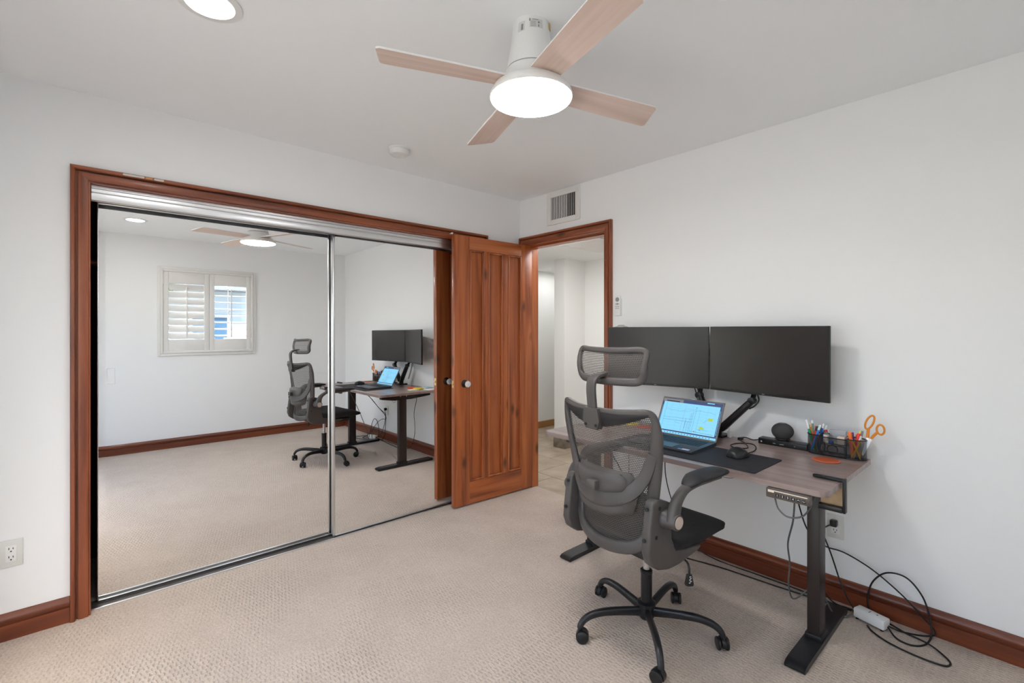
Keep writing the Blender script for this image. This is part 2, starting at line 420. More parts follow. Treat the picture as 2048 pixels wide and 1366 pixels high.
box(bm, (-W - .12, .72, -.05), (.0, .76, H)); box(bm, (-W - .12, .12, -.05), (-W - .08, .72, H))
obj('wall_closet', bm, VOID, kind='structure', label='closet back wall coloured dark to stand for shade')

BBP = [(0, 0), (.018, 0), (.018, .066), (.012, .070), (.012, .075), (.021, .078), (.025, .088), (.023, .099), (.015, .107), (.011, .112), (0, .114)]
def baseboard(name, axis, lo, hi, at, sgn, lab):
    bm = NB()
    if axis == 0: prism(bm, BBP, lambda t, z, s: (s, at + sgn * t, z), lo, hi)
    else: prism(bm, BBP, lambda t, z, s: (at + sgn * t, s, z), lo, hi)
    return obj(name, bm, WBASE[axis], smooth=35, kind='structure', label=lab)
baseboard('baseboard_left', 0, -W, -2.818, 0, -1, 'reddish brown baseboard left of the closet')
baseboard('baseboard_right', 1, -D, -.958, 0, -1, 'reddish brown baseboard under the desk')
baseboard('baseboard_back', 0, -W, -.026, -D, 1, 'reddish brown baseboard below the window')
baseboard('baseboard_side', 1, SY1, -.026, -W, 1, 'reddish brown baseboard beside the camera')
# casings
CAS = [(0, 0), (0, .009), (.006, .010), (.008, .017), (.014, .018), (.028, .021), (.042, .019), (.0435, .004), (.051, .004), (.0525, .026), (.056, .030), (.067, .029), (.070, .025), (.070, 0)]
def casing(parent, P, i0, i1, zt, scale0=1.0):
    """P(s,z,t)->xyz ; opening from i0 to i1 along the wall, head at zt"""
    k = scale0
    bm = NB(); loft(bm, [[Vector(P(i0 - u * k, 0, t)) for u, t in CAS], [Vector(P(i0 - u * k, zt + u, t)) for u, t in CAS]]); obj('side_casing', bm, WCAS[2], parent, 35)
    bm = NB(); loft(bm, [[Vector(P(i1 + u, 0, t)) for u, t in CAS], [Vector(P(i1 + u, zt + u, t)) for u, t in CAS]]); obj('side_casing', bm, WCAS[2], parent, 35)
    ax = 0 if abs(P(1, 0, 0)[0] - P(0, 0, 0)[0]) > .5 else 1
    bm = NB(); loft(bm, [[Vector(P(i0 - u * k, zt + u, t)) for u, t in CAS], [Vector(P(i1 + u, zt + u, t)) for u, t in CAS]]); obj('head_casing', bm, WCAS[ax], parent, 35)
tr1 = struct('trim_1', (-1.6, 0, 0), 'reddish wood casing around the closet opening')
casing(tr1, lambda s, z, t: (s, -t, z), -2.747, -.44, 2.02)
CHIP = col('c9c6c0', .7); CHIPW = col('c08a62', .7)
for x0, x1, m_ in ((-2.632, -2.548, CHIP), (-2.545, -2.515, CHIPW), (-2.512, -2.47, CHIP)):
    bm = NB(); prism(bm, [(x0, 2.0795), (x0 + .006, 2.0765), (x1 - .004, 2.0770), (x1, 2.0805), (x1 - .002, 2.0865), (x0 + .003, 2.0862)], lambda x, z, t: (x, t, z), -.0300, -.0255); obj('paint_chip', bm, m_, tr1)
# closet jamb lining
bxo('jamb', (-2.752, 0, 0), (-2.747, .12, 2.02), WOOD[2], tr1); bxo('jamb', (-.44, 0, 0), (-.435, .12, 2.02), WOOD[2], tr1)
bxo('head_jamb', (-2.752, 0, 2.021), (-.435, .12, 2.026), WOOD[0], tr1)
# aluminium tracks
tk = struct('trim_2', (-1.6, .07, 0), 'silver aluminium sliding door track')
bm = NB()
prof = [(.022, 2.019), (.022, 2.006), (.026, 2.004), (.022, 2.001), (.022, 1.988), (.026, 1.985), (.023, 1.981), (.021, 1.962), (.024, 1.950), (.034, 1.944), (.034, 2.019)]
prism(bm, prof, lambda y, z, s: (s, y, z), -2.744, -.441); obj('track_fascia', bm, ALU, tk, 30)
bxo('track_channel', (-2.744, .034, 2.000), (-.441, .118, 2.019), ALU, tk)
bm = NB(); box(bm, (-2.744, .040, 0), (-.441, .118, .0025))
for y in (.082, .1165): box(bm, (-2.744, y - .001, .0025), (-.441, y + .001, .008))
obj('floor_track', bm, mat('track_bronze', (.10, .09, .085), .4, metal=.6), tk)
bm = NB(); box(bm, (-2.744, .030, 0), (-.441, .040, .006), .002); obj('track_lip', bm, ALU, tk, 40)
def mirror_door(name, x0, x1, y, lab, pull=None, bevel_left=False):
    e = struct(name, ((x0 + x1) / 2, y, .006), lab); e.rotation_euler = (math.radians(-.257), 0, 0)
    w = (x1 - x0) / 2; h = 1.956
    bm = NB()
    if bevel_left:
        b = .030
        vs_ = [(-w + .004, .0012, .008), (-w + b, 0, .008), (w - .014, 0, .008), (-w + .004, .0012, h - .012), (-w + b, 0, h - .012), (w - .014, 0, h - .012)]
        V = [bm.verts.new(v) for v in vs_] + [bm.verts.new((v[0], .005, v[2])) for v in vs_]
        for q in ((0, 1, 4, 3), (1, 2, 5, 4), (9, 10, 7, 6), (10, 11, 8, 7), (0, 6, 7, 1), (1, 7, 8, 2), (2, 8, 11, 5), (3, 4, 10, 9), (4, 5, 11, 10), (0, 3, 9, 6)): bm.faces.new([V[i] for i in q])
    else:
        box(bm, (-w + .014, 0, .008), (w - .014, .005, h - .012))
    obj('mirror_panel', bm, MIRROR, e, local=True)
    for s, n_ in ((-1, 'stile'), (1, 'stile')):
        t = .004 if (bevel_left and s < 0) else .014
        bm = NB(); box(bm, (min(s * w, s * (w - t)), -.006, 0), (max(s * w, s * (w - t)), .016, h), .002); obj(n_, bm, ALU, e, 40, local=True)
    for z0, z1 in ((0, .008), (h - .012, h)):
        bm = NB(); box(bm, (-w + .004, -.005, z0), (w - .014, .015, z1), .002); obj('rail', bm, ALU, e, 40, local=True)
    if pull:
        bm = NB(); px, pz = pull
        box(bm, (px - .016, -.0015, pz - .04), (px - .0135, .0, pz + .04)); box(bm, (px + .0135, -.0015, pz - .04), (px + .016, 0, pz + .04))
        box(bm, (px - .0135, -.0015, pz - .04), (px + .0135, 0, pz - .0375)); box(bm, (px - .0135, -.0015, pz + .0375), (px + .0135, 0, pz + .04))
        obj('finger_pull', bm, ALU, e, local=True)
    return e
mirror_door('door_1', -2.722, -1.565, .098, 'left mirrored sliding closet door', pull=(-.527, 1.097), bevel_left=True)
mirror_door('door_2', -1.585, -.455, .058, 'right mirrored sliding closet door')
# clothes inside the closet, seen through the gap
bm = NB(); tube(bm, [(-3.36, .46, 1.70), (-.03, .46, 1.70)], .016, 12); tag(obj('closet_rod', bm, WOOD[0], smooth=60), 'wooden hanging rod inside the dark closet', 'rod')
for i, (x, hh) in enumerate(((-2.92, .95), (-2.84, .80), (-2.76, 1.0))):
    t = thing('hanging_coat', ['long dark coat hanging furthest left in the closet', 'short dark coat hanging between two long coats in the closet', 'long dark coat hanging nearest the mirror gap in the closet'][i], 'coat', (x, .46, 1.60 - hh), group='coats in the closet')
    bm = NB()
    rings = []
    for z, wx, wy in ((0, .030, .22), (.3, .028, .21), (hh - .25, .026, .20), (hh - .06, .024, .19), (hh, .012, .06)):
        rings.append([Vector((wx * math.cos(a) * (1 + .25 * math.sin(5 * a + z)), wy * math.sin(a), z)) for a in [2 * PI * k / 24 for k in range(24)]])
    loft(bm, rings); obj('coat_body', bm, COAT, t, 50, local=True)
    bm = NB(); tube(bm, smooth_path([(0, -.18, hh - .05), (0, 0, hh + .04), (0, .0, hh + .075), (0, .018, hh + .105), (0, 0, hh + .125), (0, -.018, hh + .11)], 5), .003, 6); obj('hanger', bm, BLACKM, t, 60, local=True)

# doorway lining and casing
tr3 = struct('trim_3', (0, -.48, 0), 'reddish wood casing around the hall doorway')
casing(tr3, lambda s, z, t: (-t, -s, z), .062, .892, 2.043, .7)
bxo('jamb', (0, OY1 - .006, 0), (.045, OY1, 2.043), WOOD[2], tr3); bxo('door_stop', (.046, -.100, 0), (.12, OY1, 2.043), WOOD[2], tr3)
bxo('jamb', (0, OY0, 0), (.045, -.892, 2.043), WOOD[2], tr3); bxo('door_stop', (.046, OY0, 0), (.12, -.880, 2.043), WOOD[2], tr3)
bxo('head_jamb', (0, OY0, 2.043), (.12, OY1, OZ), WOOD[1], tr3); bxo('head_stop', (.046, -.88, 2.030), (.12, -.100, 2.043), WOOD[1], tr3)
# the panelled door, swung open
DW, DH, DT = .775, 2.052 - .02, .040
ang = math.atan2(-.078 + .105, -.735 - .04)
dr = struct('door_3', (.040, -.105, .012), 'reddish knotty wood door with three tall panels standing open'); dr.rotation_euler = (0, 0, ang)
# local frame: x along the leaf from the hinge, y negative = into the closet side
def dbox(name, x0, x1, z0, z1, y0=-DT, y1=0, m=WOOD[2], bev=.0015, parent=None):
    bm = NB(); box(bm, (x0, y0, z0), (x1, y1, z1), bev); return obj(name, bm, m, parent or dr, 40, local=True)
pans = [(.117, .262), (.314, .463), (.505, .637)]
pz0, pz1 = .168, 1.932
dbox('stile', 0, .117, 0, DH); dbox('stile', .637, DW, 0, DH)
dbox('mullion', .262, .314, pz0, pz1); dbox('mullion', .463, .505, pz0, pz1)
WD1 = WOOD[0]
dbox('rail', .117, .637, 0, pz0, m=WD1); dbox('rail', .117, .637, pz1, DH, m=WD1)
for x0, x1 in pans:
    p = dbox('panel', x0, x1, pz0, pz1, -.025, -.015, bev=0)
    for side, y0, y1 in ((1, -.015, .0045), (-1, -.0445, -.025)):
        bm = NB(); k = .015; g_ = .002
        for a, b in (((x0 + g_, pz0 + g_), (x0 + k, pz1 - g_)), ((x1 - k, pz0 + g_), (x1 - g_, pz1 - g_)), ((x0 + k, pz0 + g_), (x1 - k, pz0 + k)), ((x0 + k, pz1 - k), (x1 - k, pz1 - g_))):
            box(bm, (a[0], y0, a[1]), (b[0], y1, b[1]), .005, 3)
        c = Vector(p.location); bmesh.ops.translate(bm, vec=-c, verts=bm.verts[:])
        obj('panel_moulding', bm, WOOD[2], p, 40, local=True)
def knob(side, yb):
    bm = NB(); s = side
    lathe(bm, [(.0295, 0), (.0295, s * .004), (.024, s * .009), (.014, s * .011), (.011, s * .014), (.010, s * .026), (.013, s * .028)], (.686, yb, .918), 24, 'Y')
    r = obj('knob_rose', bm, BRONZE, dr, 40, local=True)
    bm = NB(); lathe(bm, [(.010, s * .027), (.017, s * .032), (.0245, s * .040), (.0255, s * .046), (.022, s * .054), (.012, s * .060), (.008, s * .058)], (.686, yb, .918), 8, 'Y')
    bmesh.ops.translate(bm, vec=-Vector(r.location), verts=bm.verts[:])
    obj('glass_knob', bm, KGLASS, r, local=True, label='faceted clear glass knob')
knob(1, 0); knob(-1, -DT)
bm = NB(); box(bm, (DW, -.030, .89), (DW + .0015, -.010, .946)); obj('latch_plate', bm, BRASS, dr, local=True)
bm = NB(); box(bm, (DW + .0015, -.025, .912), (DW + .009, -.015, .926), .002); obj('latch_bolt', bm, BRASS, dr, 40, local=True)
for z in (.22, 1.03, 1.80):
    bm = NB(); lathe(bm, [(.0055, z - .045), (.0055, z + .045)], (.004, -DT - .004, 0), 10); obj('hinge', bm, BRONZE, dr, 40, local=True)
# small white bumper above the door's free edge
bm = NB(); lathe(bm, [(.003, 0), (.003, -.02), (.007, -.022), (.007, -.032), (.004, -.036)], (-.735, -.02, 2.055), 12, 'Y'); tag(obj('door_bumper', bm, WHITE, smooth=40), 'small white bumper peg on the closet head casing by the door', 'bumper')

# ------------------------------------------------------------------ the hall
hf = struct('floor_hall', (1.3, .3, -.03), 'beige stone tiles laid in the hall')
bxo('grout_bed', (.095, -1.3, -.05), (2.75, 1.75, -.010), GROUT, hf)
x = .100; ri = 0
while x < 2.5:
    dxs = (.30, .44, .30, .44)[ri % 4]; y = (-1.05, -1.28, -.90, -1.15)[ri % 4]; k = 0
    while y < 1.7:
        L = ((.62, .42, .30) if ri % 2 == 0 else (.42, .42, .64))[k % 3]
        if y + L > -.95 and (x < 1.7 or y > .5):
            bm = NB(); box(bm, (x, y, -.018), (x + dxs - .006, min(y + L - .006, 1.70), -.004), .003, 1)
            obj('tile', bm, TILE, hf, 40)
        y += L; k += 1
    x += dxs; ri += 1
HC = 2.14
bxo('ceiling_hall', (.12, -1.4, HC), (2.75, 1.75, HC + .08), HALLP, kind='structure', label='low white hall ceiling')
bxo('wall_hall_end', (.12, 1.60, -.05), (2.75, 1.75, HC), HALLP, kind='structure', label='white wall at the end of the hall')
bm = NB(); box(bm, (1.24, .60, -.01), (1.60, .755, HC)); box(bm, (1.60, -1.3, -.01), (1.75, .755, HC)); box(bm, (2.6, .755, -.01), (2.75, 1.6, HC)); box(bm, (.12, -1.4, -.01), (1.75, -1.3, HC)); box(bm, (.0, .76, -.01), (.12, 1.75, HC)); box(bm, (1.75, .60, -.01), (2.75, .755, HC))  # last two boxes are unseen walls added to keep the sun out
obj('wall_hall_niche', bm, HALLP, kind='structure', label='white wing wall and niche across the hall, plus added sun blocking walls')
bxo('baseboard_hall', (.75, 1.585, -.004), (2.6, 1.60, .085), OAKW, kind='structure', bev=.003, label='honey oak baseboard at the end of the hall')
hb = struct('baseboard_niche', (1.24, .5, 0), 'brown stone skirting tiles around the wing wall')
for i, (a, b) in enumerate((((1.228, .588, -.004), (1.239, .760, .105)), ((1.240, .588, -.004), (1.42, .599, .105)), ((1.424, .588, -.004), (1.599, .599, .105)), ((1.588, .20, -.004), (1.599, .586, .105)), ((1.588, -.2, -.004), (1.599, .196, .105)))):
    bxo('skirting_tile', a, b, TILEB, hb, bev=.002)
v = thing('ceiling_return_vent', 'large white return air grille in the hall ceiling', 'vent', (.85, -.17, HC - .02))
bm = NB()
for a, b in (((.56, -.42, HC - .012), (.60, .06, HC)), ((1.14, -.42, HC - .012), (1.18, .06, HC)), ((.60, -.42, HC - .012), (1.14, -.38, HC)), ((.60, .02, HC - .012), (1.14, .06, HC))): box(bm, a, b, .002)
obj('frame', bm, WHITEP, v, 40)
for i in range(18):
    bm = NB(); x = .612 + i * .030; box(bm, (x, -.378, HC - .010), (x + .020, .018, HC - .007), rot=Matrix.Rotation(.5, 4, 'Y')); obj('slat', bm, WHITEP, v)

# ------------------------------------------------------------------ the shuttered window and what lies outside
wi = struct('window_1', (-1.66, -D, 1.1), 'white window with plantation shutters')
fx0, fx1, fz0, fz1 = -2.165, -1.15, 1.07, 2.10
bm = NB()
for t0, t1, y1 in ((0, .030, -D + .022), (.030, .052, -D + .034)):
    a0, a1, c0, c1 = fx0 + t0, fx1 - t0, fz0 + t0, fz1 - t0; k = t1 - t0
    box(bm, (a0, -D, c0), (a0 + k, y1, c1), .004); box(bm, (a1 - k, -D, c0), (a1, y1, c1), .004)
    box(bm, (a0 + k, -D, c0), (a1 - k, y1, c0 + k), .004); box(bm, (a0 + k, -D, c1 - k), (a1 - k, y1, c1), .004)
obj('window_frame', bm, WHITEP, wi, 40)
ix0, ix1, iz0, iz1 = fx0 + .054, fx1 - .054, fz0 + .054, fz1 - .054; mid = (ix0 + ix1) / 2
yS = -D + .008
for pi_, (p0, p1, tilt) in enumerate(((ix0, mid - .001, 62), (mid + .001, ix1, 12))):
    bm = NB(); st = .052
    box(bm, (p0, yS - .014, iz0), (p0 + st, yS + .014, iz1), .003); box(bm, (p1 - st, yS - .014, iz0), (p1, yS + .014, iz1), .003)
    box(bm, (p0 + st, yS - .014, iz0), (p1 - st, yS + .014, iz0 + .135), .003); box(bm, (p0 + st, yS - .014, iz1 - .135), (p1 - st, yS + .014, iz1), .003)
    sh = obj('shutter', bm, WHITEP, wi, 40)
    lz0, lz1 = iz0 + .135, iz1 - .135; nS = 8; pit = (lz1 - lz0) / nS
    cw = world_of(sh).translation
    for k in range(nS):
        z = lz0 + pit * (k + .5); bm = NB()
        prof = [(.042 * math.cos(a), .0055 * math.sin(a)) for a in [2 * PI * q / 12 for q in range(12)]]
        ca, sa = math.cos(math.radians(tilt)), math.sin(math.radians(tilt))
        prism(bm, prof, lambda u, w_, s: (s, yS + u * ca - w_ * sa, z - u * sa - w_ * ca), p0 + st + .002, p1 - st - .002)
        obj('slat', bm, WHITEP, sh, 40)
    bm = NB(); xm = (p0 + p1) / 2; yy = yS + .046 * math.cos(math.radians(tilt)) + .004
    box(bm, (xm - .006, yy - .004, lz0 + .02), (xm + .006, yy + .004, lz1 - .04), .002); obj('tilt_rod', bm, WHITEP, sh, 40)
    for z in (iz0 + .12, iz1 - .12):
        hx = p0 if pi_ == 0 else p1
        bm = NB(); box(bm, (hx - .006, yS + .014, z - .03), (hx + .006, yS + .018, z + .03), .001); obj('hinge', bm, WHITEP, sh, 40)
yG = -D - .11
bm = NB()
for a, b in (((WX0, WZ0), (WX0 + .03, WZ1)), ((WX1 - .03, WZ0), (WX1, WZ1)), ((WX0 + .03, WZ0), (WX1 - .03, WZ0 + .03)), ((WX0 + .03, WZ1 - .03), (WX1 - .03, WZ1)), ((mid - .02, WZ0 + .03), (mid + .02, WZ1 - .03))):
    box(bm, (a[0], yG - .015, a[1]), (b[0], yG + .015, b[1]), .003)
obj('sash', bm, WHITEP, wi, 40)
for p0, p1 in ((WX0 + .03, mid - .02), (mid + .02, WX1 - .03)):
    p = bxo('pane', (p0, yG - .002, WZ0 + .03), (p1, yG + .002, WZ1 - .03), PANE, wi)
    c = world_of(p).translation
    bm = NB(); xm = (p0 + p1) / 2; box(bm, (xm - .006, yG + .0025, WZ0 + .03), (xm + .006, yG + .010, WZ1 - .03)); zm = (WZ0 + WZ1) / 2
    box(bm, (p0, yG + .0025, zm - .006), (xm - .006, yG + .010, zm + .006)); box(bm, (xm + .006, yG + .0025, zm - .006), (p1, yG + .010, zm + .006))
    obj('muntin', bm, WHITEP, p)
# outside
bm = NB(); box(bm, (-18, -22, -.45), (9, -D - .15, -.30)); box(bm, (-18, -D - .15, -.45), (-W - .13, 8, -.30))
obj('ground', bm, mat('gravel', (.42, .38, .33), .9, noise=.2, scale=20), kind='structure', label='pale gravel yard outside the window')
bxo('bounce_wall', (-8.4, -14, -.30), (-8.2, 6, 1.9), mat('stucco', (.66, .62, .56), .9, noise=.08, scale=5), kind='structure', label='pale stucco wall added outside to bounce sunlight into the room')  # unseen wall, added as a sunlit reflector for low light under the desk
nh = thing('neighbor_house', 'pale grey house with dark roof beyond the fence outside', 'house', (1.5, -15, -.30))
bxo('wall', (-4.5, -17, -.30), (7.5, -13, 2.6), col('b8c4cc', .8), nh)
bm = NB(); prism(bm, [(-12.5, 2.6), (-17.5, 2.6), (-15, 3.9)], lambda y, z, s: (s, y, z), -5, 8); obj('roof', bm, col('5f6670', .8), nh)
for x in (-3.2, -.6, 2.0):
    f = bxo('window_unit', (x, -13.0, .7), (x + 1.0, -12.95, 1.9), WHITEP, nh)
    bm = NB(); box(bm, (x + .07, -12.95, .77), (x + .93, -12.94, 1.83)); obj('pane', bm, col('4a6a86', .1), f)
fn = thing('yard_fence', 'white vinyl picket fence in the yard outside', 'fence', (-1, -9.5, -.30))
for i in range(26):
    x = -6 + i * .4; bxo('picket', (x, -9.52, -.30), (x + .22, -9.49, 1.25), col('d6dde2', .6), fn, bev=.01)
for z in (.1, .95): bxo('rail', (-6.1, -9.49, z), (4.5, -9.44, z + .1), col('d6dde2', .6), fn)
tree = thing('yard_tree', 'leafy green tree standing behind the fence outside', 'tree', (-2.6, -10.6, -.30))
bm = NB(); tube(bm, smooth_path([(-2.6, -10.6, -.3), (-2.55, -10.6, .8), (-2.65, -10.55, 1.9)], 5), [.14 - .008 * i for i in range(11)], 10); obj('trunk', bm, col('4a3a2c', .9), tree, 50)
bm = NB(); rnd = random.Random(3)
for i in range(900):
    d = Vector((rnd.gauss(0, 1), rnd.gauss(0, 1), rnd.gauss(0, 1))).normalized() * (rnd.random() ** .4)
    c = Vector((-2.65, -10.5, 2.7)) + Vector((d.x * 1.5, d.y * 1.2, d.z * 1.1)); a = Vector((rnd.gauss(0, 1), rnd.gauss(0, 1), rnd.gauss(0, 1))).normalized(); b = a.orthogonal().normalized()
    bm.faces.new([bm.verts.new(c + a * .12), bm.verts.new(c + b * .05), bm.verts.new(c - a * .12), bm.verts.new(c - b * .05)])
lf = obj('foliage', bm, col('4f6b3a', .7), tree); lf['kind'] = 'stuff'

# ------------------------------------------------------------------ ceiling and wall fittings
def downlight(x, y, lab):
    t = thing('recessed_downlight', lab, 'light', (x, y, H - .006), group='recessed ceiling lights')
    bm = NB(); lathe(bm, [(.072, H - .001), (.098, H - .001), (.097, H - .005), (.074, H - .007), (.070, H - .003)], (x, y, 0), 40, cap=False)
    obj('trim_ring', bm, WHITE, t, 50)
    bm = NB(); lathe(bm, [(.070, H - .001), (.070, H - .004)], (x, y, 0), 40); obj('lens', bm, DOWN, t, 40)
downlight(-2.45, -1.10, 'round recessed ceiling light at the top edge above the closet')
downlight(-2.41, -2.70, 'round recessed ceiling light seen only in the closet mirror')
sd = thing('smoke_detector', 'round white smoke detector on the ceiling', 'smoke detector', (-1.347, -.372, H - .04))
bm = NB(); lathe(bm, [(.064, H), (.064, H - .010), (.058, H - .013)], (-1.347, -.372, 0), 36); obj('base', bm, WHITE, sd, 40)
bm = NB(); lathe(bm, [(.060, H - .013), (.060, H - .030), (.052, H - .040), (.020, H - .043), (.001, H - .043)], (-1.347, -.372, 0), 36); obj('cover', bm, WHITE, sd, 40)
bm = NB(); lathe(bm, [(.010, H - .043), (.009, H - .046)], (-1.342, -.39, 0), 16); obj('test_button', bm, WHITE, sd, 40)
# wall air register
av = thing('air_register', 'white wall air register above the doorway', 'vent', (-.01, -.50, 2.17))
y0, y1, z0, z1 = -.668, -.330, 2.168, 2.424
bm = NB(); k = .040
for a, b in (((y0, z0), (y0 + k, z1)), ((y1 - k, z0), (y1, z1)), ((y0 + k, z0), (y1 - k, z0 + k)), ((y0 + k, z1 - k), (y1 - k, z1))): box(bm, (-.012, a[0], a[1]), (-.0005, b[0], b[1]), .002)
obj('frame', bm, WHITEP, av, 40)
bxo('duct_shade', (-.0030, y0 + k, z0 + k), (-.0008, y1 - k, z1 - k), VENTD, av)  # dark sheet on the wall, standing in for shade behind the blades
nb = 15
for i in range(nb):
    y = y0 + k + .006 + i * (y1 - y0 - 2 * k - .012) / (nb - 1); bm = NB()
    box(bm, (-.0035, y - .0011, z0 + k + .002), (.0035, y + .0011, z1 - k - .002), rot=Matrix.Rotation(.5 if i < 5 else -.7, 4, 'Z'))
    bmesh.ops.translate(bm, vec=(-.0075, 0, 0), verts=bm.verts[:]); obj('blade', bm, WHITEP, av)
# outlets
def outlet(name, label, P, N):
    """P(u,w,d): u across, w up, d out of the wall"""
    t = thing('wall_outlet', label, 'outlet', P(0, 0, 0), group='wall outlets')
    def b3(nm, u0, u1, w0, w1, d0, d1, m, bev=.0):
        a, b = P(u0, w0, d0), P(u1, w1, d1)
        return bxo(nm, tuple(min(a[i], b[i]) for i in range(3)), tuple(max(a[i], b[i]) for i in range(3)), m, t, bev)
    b3('plate', -.036, .036, -.058, .058, 0, .006, PLATE, .002)
    f = b3('receptacle', -.0175, .0175, -.034, .034, .006, .0085, WHITE, .001)
    for s in (-1, 1):
        b3('slot', -.0075, -.005, s * .018 - .001, s * .018 + .008, .0085, .0088, DARK); b3('slot', .005, .0075, s * .018 - .001, s * .018 + .007, .0085, .0088, DARK)
        b3('ground_hole', -.0025, .0025, s * .018 - .011, s * .018 - .006, .0085, .0088, DARK)
        b3('screw', -.002, .002, s * .048 - .002, s * .048 + .002, .006, .0066, ALU)
    return t
outlet('o', 'wall outlet left of the closet casing', lambda u, w, d: (-3.003 + u, -d, .368 + w), None)
outlet('o', 'wall outlet under the desk corner with a black plug in it', lambda u, w, d: (-d, -2.297 - u, .360 + w), None)
# wall remote and switch plate
rm = thing('fan_remote', 'slim white fan remote held on the wall right of the doorway', 'remote', (-.01, -1.016, 1.43))
bxo('cradle', (-.006, -1.040, 1.432), (0, -.992, 1.55), WHITE, rm, .002)
bxo('body', (-.022, -1.038, 1.434), (-.006, -.994, 1.572), WHITE, rm, .005)
def rdisc(nm, y, z, r, m=GREYM, n=20):
    bm = NB(); lathe(bm, [(r, -.0222), (r, -.0232)], (0, y, z), n, 'X'); return obj(nm, bm, m, rm, 40)
rdisc('dial', -1.016, 1.545, .0155); rdisc('ring_button', -1.016, 1.514, .0065)
for s in (-1, 1): bxo('button', (-.0232, -1.016 + s * .011 - .004, 1.511), (-.0222, -1.016 + s * .011 + .004, 1.517), GREYM, rm)
for r in range(2):
    for c in range(3): rdisc('button', -1.016 + (c - 1) * .0115, 1.497 - r * .013, .0035, n=12)
sp = thing('switch_plate', 'arched grey decorative switch plate half hidden behind the left monitor', 'switch plate', (-.005, -1.034, 1.25))
pol = [(-.058, 1.235), (.058, 1.235), (.058, 1.352), (.050, 1.357), (.030, 1.361), (.018, 1.369), (-.018, 1.369), (-.030, 1.361), (-.050, 1.357), (-.058, 1.352)]
bm = NB(); prism(bm, pol, lambda u, z, t: (t, -1.034 + u, z), -.007, 0); bevel_all(bm, .002); obj('plate', bm, mat('plate_grey', (.45, .46, .44), .4), sp, 40)
bm = NB(); prism(bm, [(u * .8, 1.302 + (z - 1.302) * .82) for u, z in pol], lambda u, z, t: (t, -1.034 + u, z), -.0095, -.007); bevel_all(bm, .001); obj('raised_field', bm, PLATE, sp, 40)
for u in (-.023, .023): bxo('toggle', (-.022, -1.034 + u - .004, 1.292), (-.0095, -1.034 + u + .004, 1.312), WHITE, sp, .002)

# ------------------------------------------------------------------ ceiling fan
FX, FY = -1.558, -1.737
fan = thing('ceiling_fan', 'white ceiling fan with four pale wood blades and a round light', 'fan', (FX, FY, 2.16))
bm = NB(); lathe(bm, [(.066, H), (.067, H - .02), (.074, 2.36), (.087, 2.280), (.089, 2.272), (.066, 2.270)], (FX, FY, 0), 48); obj('canopy', bm, WHITE, fan, 40)
bm = NB(); lathe(bm, [(.064, 2.270), (.084, 2.2685)], (FX, FY, 0), 48); obj('shadow_gap', bm, DARK, fan, 40)
bm = NB(); lathe(bm, [(.070, 2.268), (.091, 2.267), (.098, 2.250), (.112, 2.228), (.128, 2.210), (.133, 2.206)], (FX, FY, 0), 48); obj('motor_housing', bm, WHITE, fan, 40)
bm = NB(); lathe(bm, [(.131, 2.206), (.137, 2.205), (.147, 2.190), (.150, 2.178), (.149, 2.172), (.146, 2.171), (.120, 2.173)], (FX, FY, 0), 64); obj('light_rim', bm, WHITE, fan, 40)
bm = NB(); lathe(bm, [(.1455, 2.1735), (.1455, 2.1695), (.135, 2.1655), (.09, 2.1645), (.001, 2.164)], (FX, FY, 0), 64); obj('light_diffuser', bm, LAMP, fan, 40)
for k in range(4):
    th = math.radians(-18 + 90 * k); bm = NB()
    out = [(.100, -.052), (.30, -.058), (.512, -.062), (.524, -.058), (.530, -.048), (.554, .042), (.556, .052), (.547, .061), (.30, .058), (.100, .052)]
    # build flat in the blade's own frame so the grain runs along it
    V0 = [bm.verts.new((u, w, -.003)) for u, w in out]; V1 = [bm.verts.new((u, w, .003)) for u, w in out]
    f = bm.faces.new(V0); f.material_index = 0
    f = bm.faces.new(V1); f.material_index = 1
    for i in range(len(out)):
        f = bm.faces.new((V0[i], V0[(i + 1) % len(out)], V1[(i + 1) % len(out)], V1[i])); f.material_index = 1
    b = obj('blade', bm, [BLADEW, WHITE], fan, local=True, keep=True)
    b.matrix_basis = Matrix.Translation((0, 0, 2.222 - 2.16)) @ Matrix.Rotation(th, 4, 'Z') @ Matrix.Rotation(math.radians(1.8), 4, 'Y') @ Matrix.Rotation(math.radians(-9.5), 4, 'X')
    bm = NB(); box(bm, (.085, -.030, .0035), (.130, .030, .008), .002); br = obj('blade_iron', bm, WHITE, b, 40, local=True)
# stickers on the canopy
def sticker(name, a0, a1, z0, z1, m, lift=.0006, parent=fan):
    bm = NB()
    def f(u, v):
        a = math.radians(a0 + (a1 - a0) * u); z = z0 + (z1 - z0) * v; r = .0670 + (H - .02 - z) * (.0070 / .055) + lift
        return (FX + r * math.cos(a), FY + r * math.sin(a), z)
    gridf(bm, f, 8, 1); return obj(name, bm, m, parent, 60)
LBL = col('d2d2d0', .6); INK = col('8c8c8c', .6)
sticker('warning_sticker', 222, 262, 2.388, 2.421, LBL)
for q in range(5): sticker('print_line', 224, 240, 2.391 + q * .0045, 2.3925 + q * .0045, INK, .0009)
sticker('print_mark', 247, 249, 2.391, 2.400, DARK, .0009); sticker('print_mark', 244, 254, 2.407, 2.408, DARK, .0009); sticker('print_mark', 248, 250, 2.404, 2.412, DARK, .0009)
sticker('print_mark', 221, 223, 2.411, 2.421, DARK, .0012); sticker('print_mark', 230, 248, 2.415, 2.419, col('a5a5a5', .6), .0010)
sticker('rating_sticker', 186, 208, 2.378, 2.415, LBL); sticker('print_mark', 196, 203, 2.382, 2.405, INK, .0009)
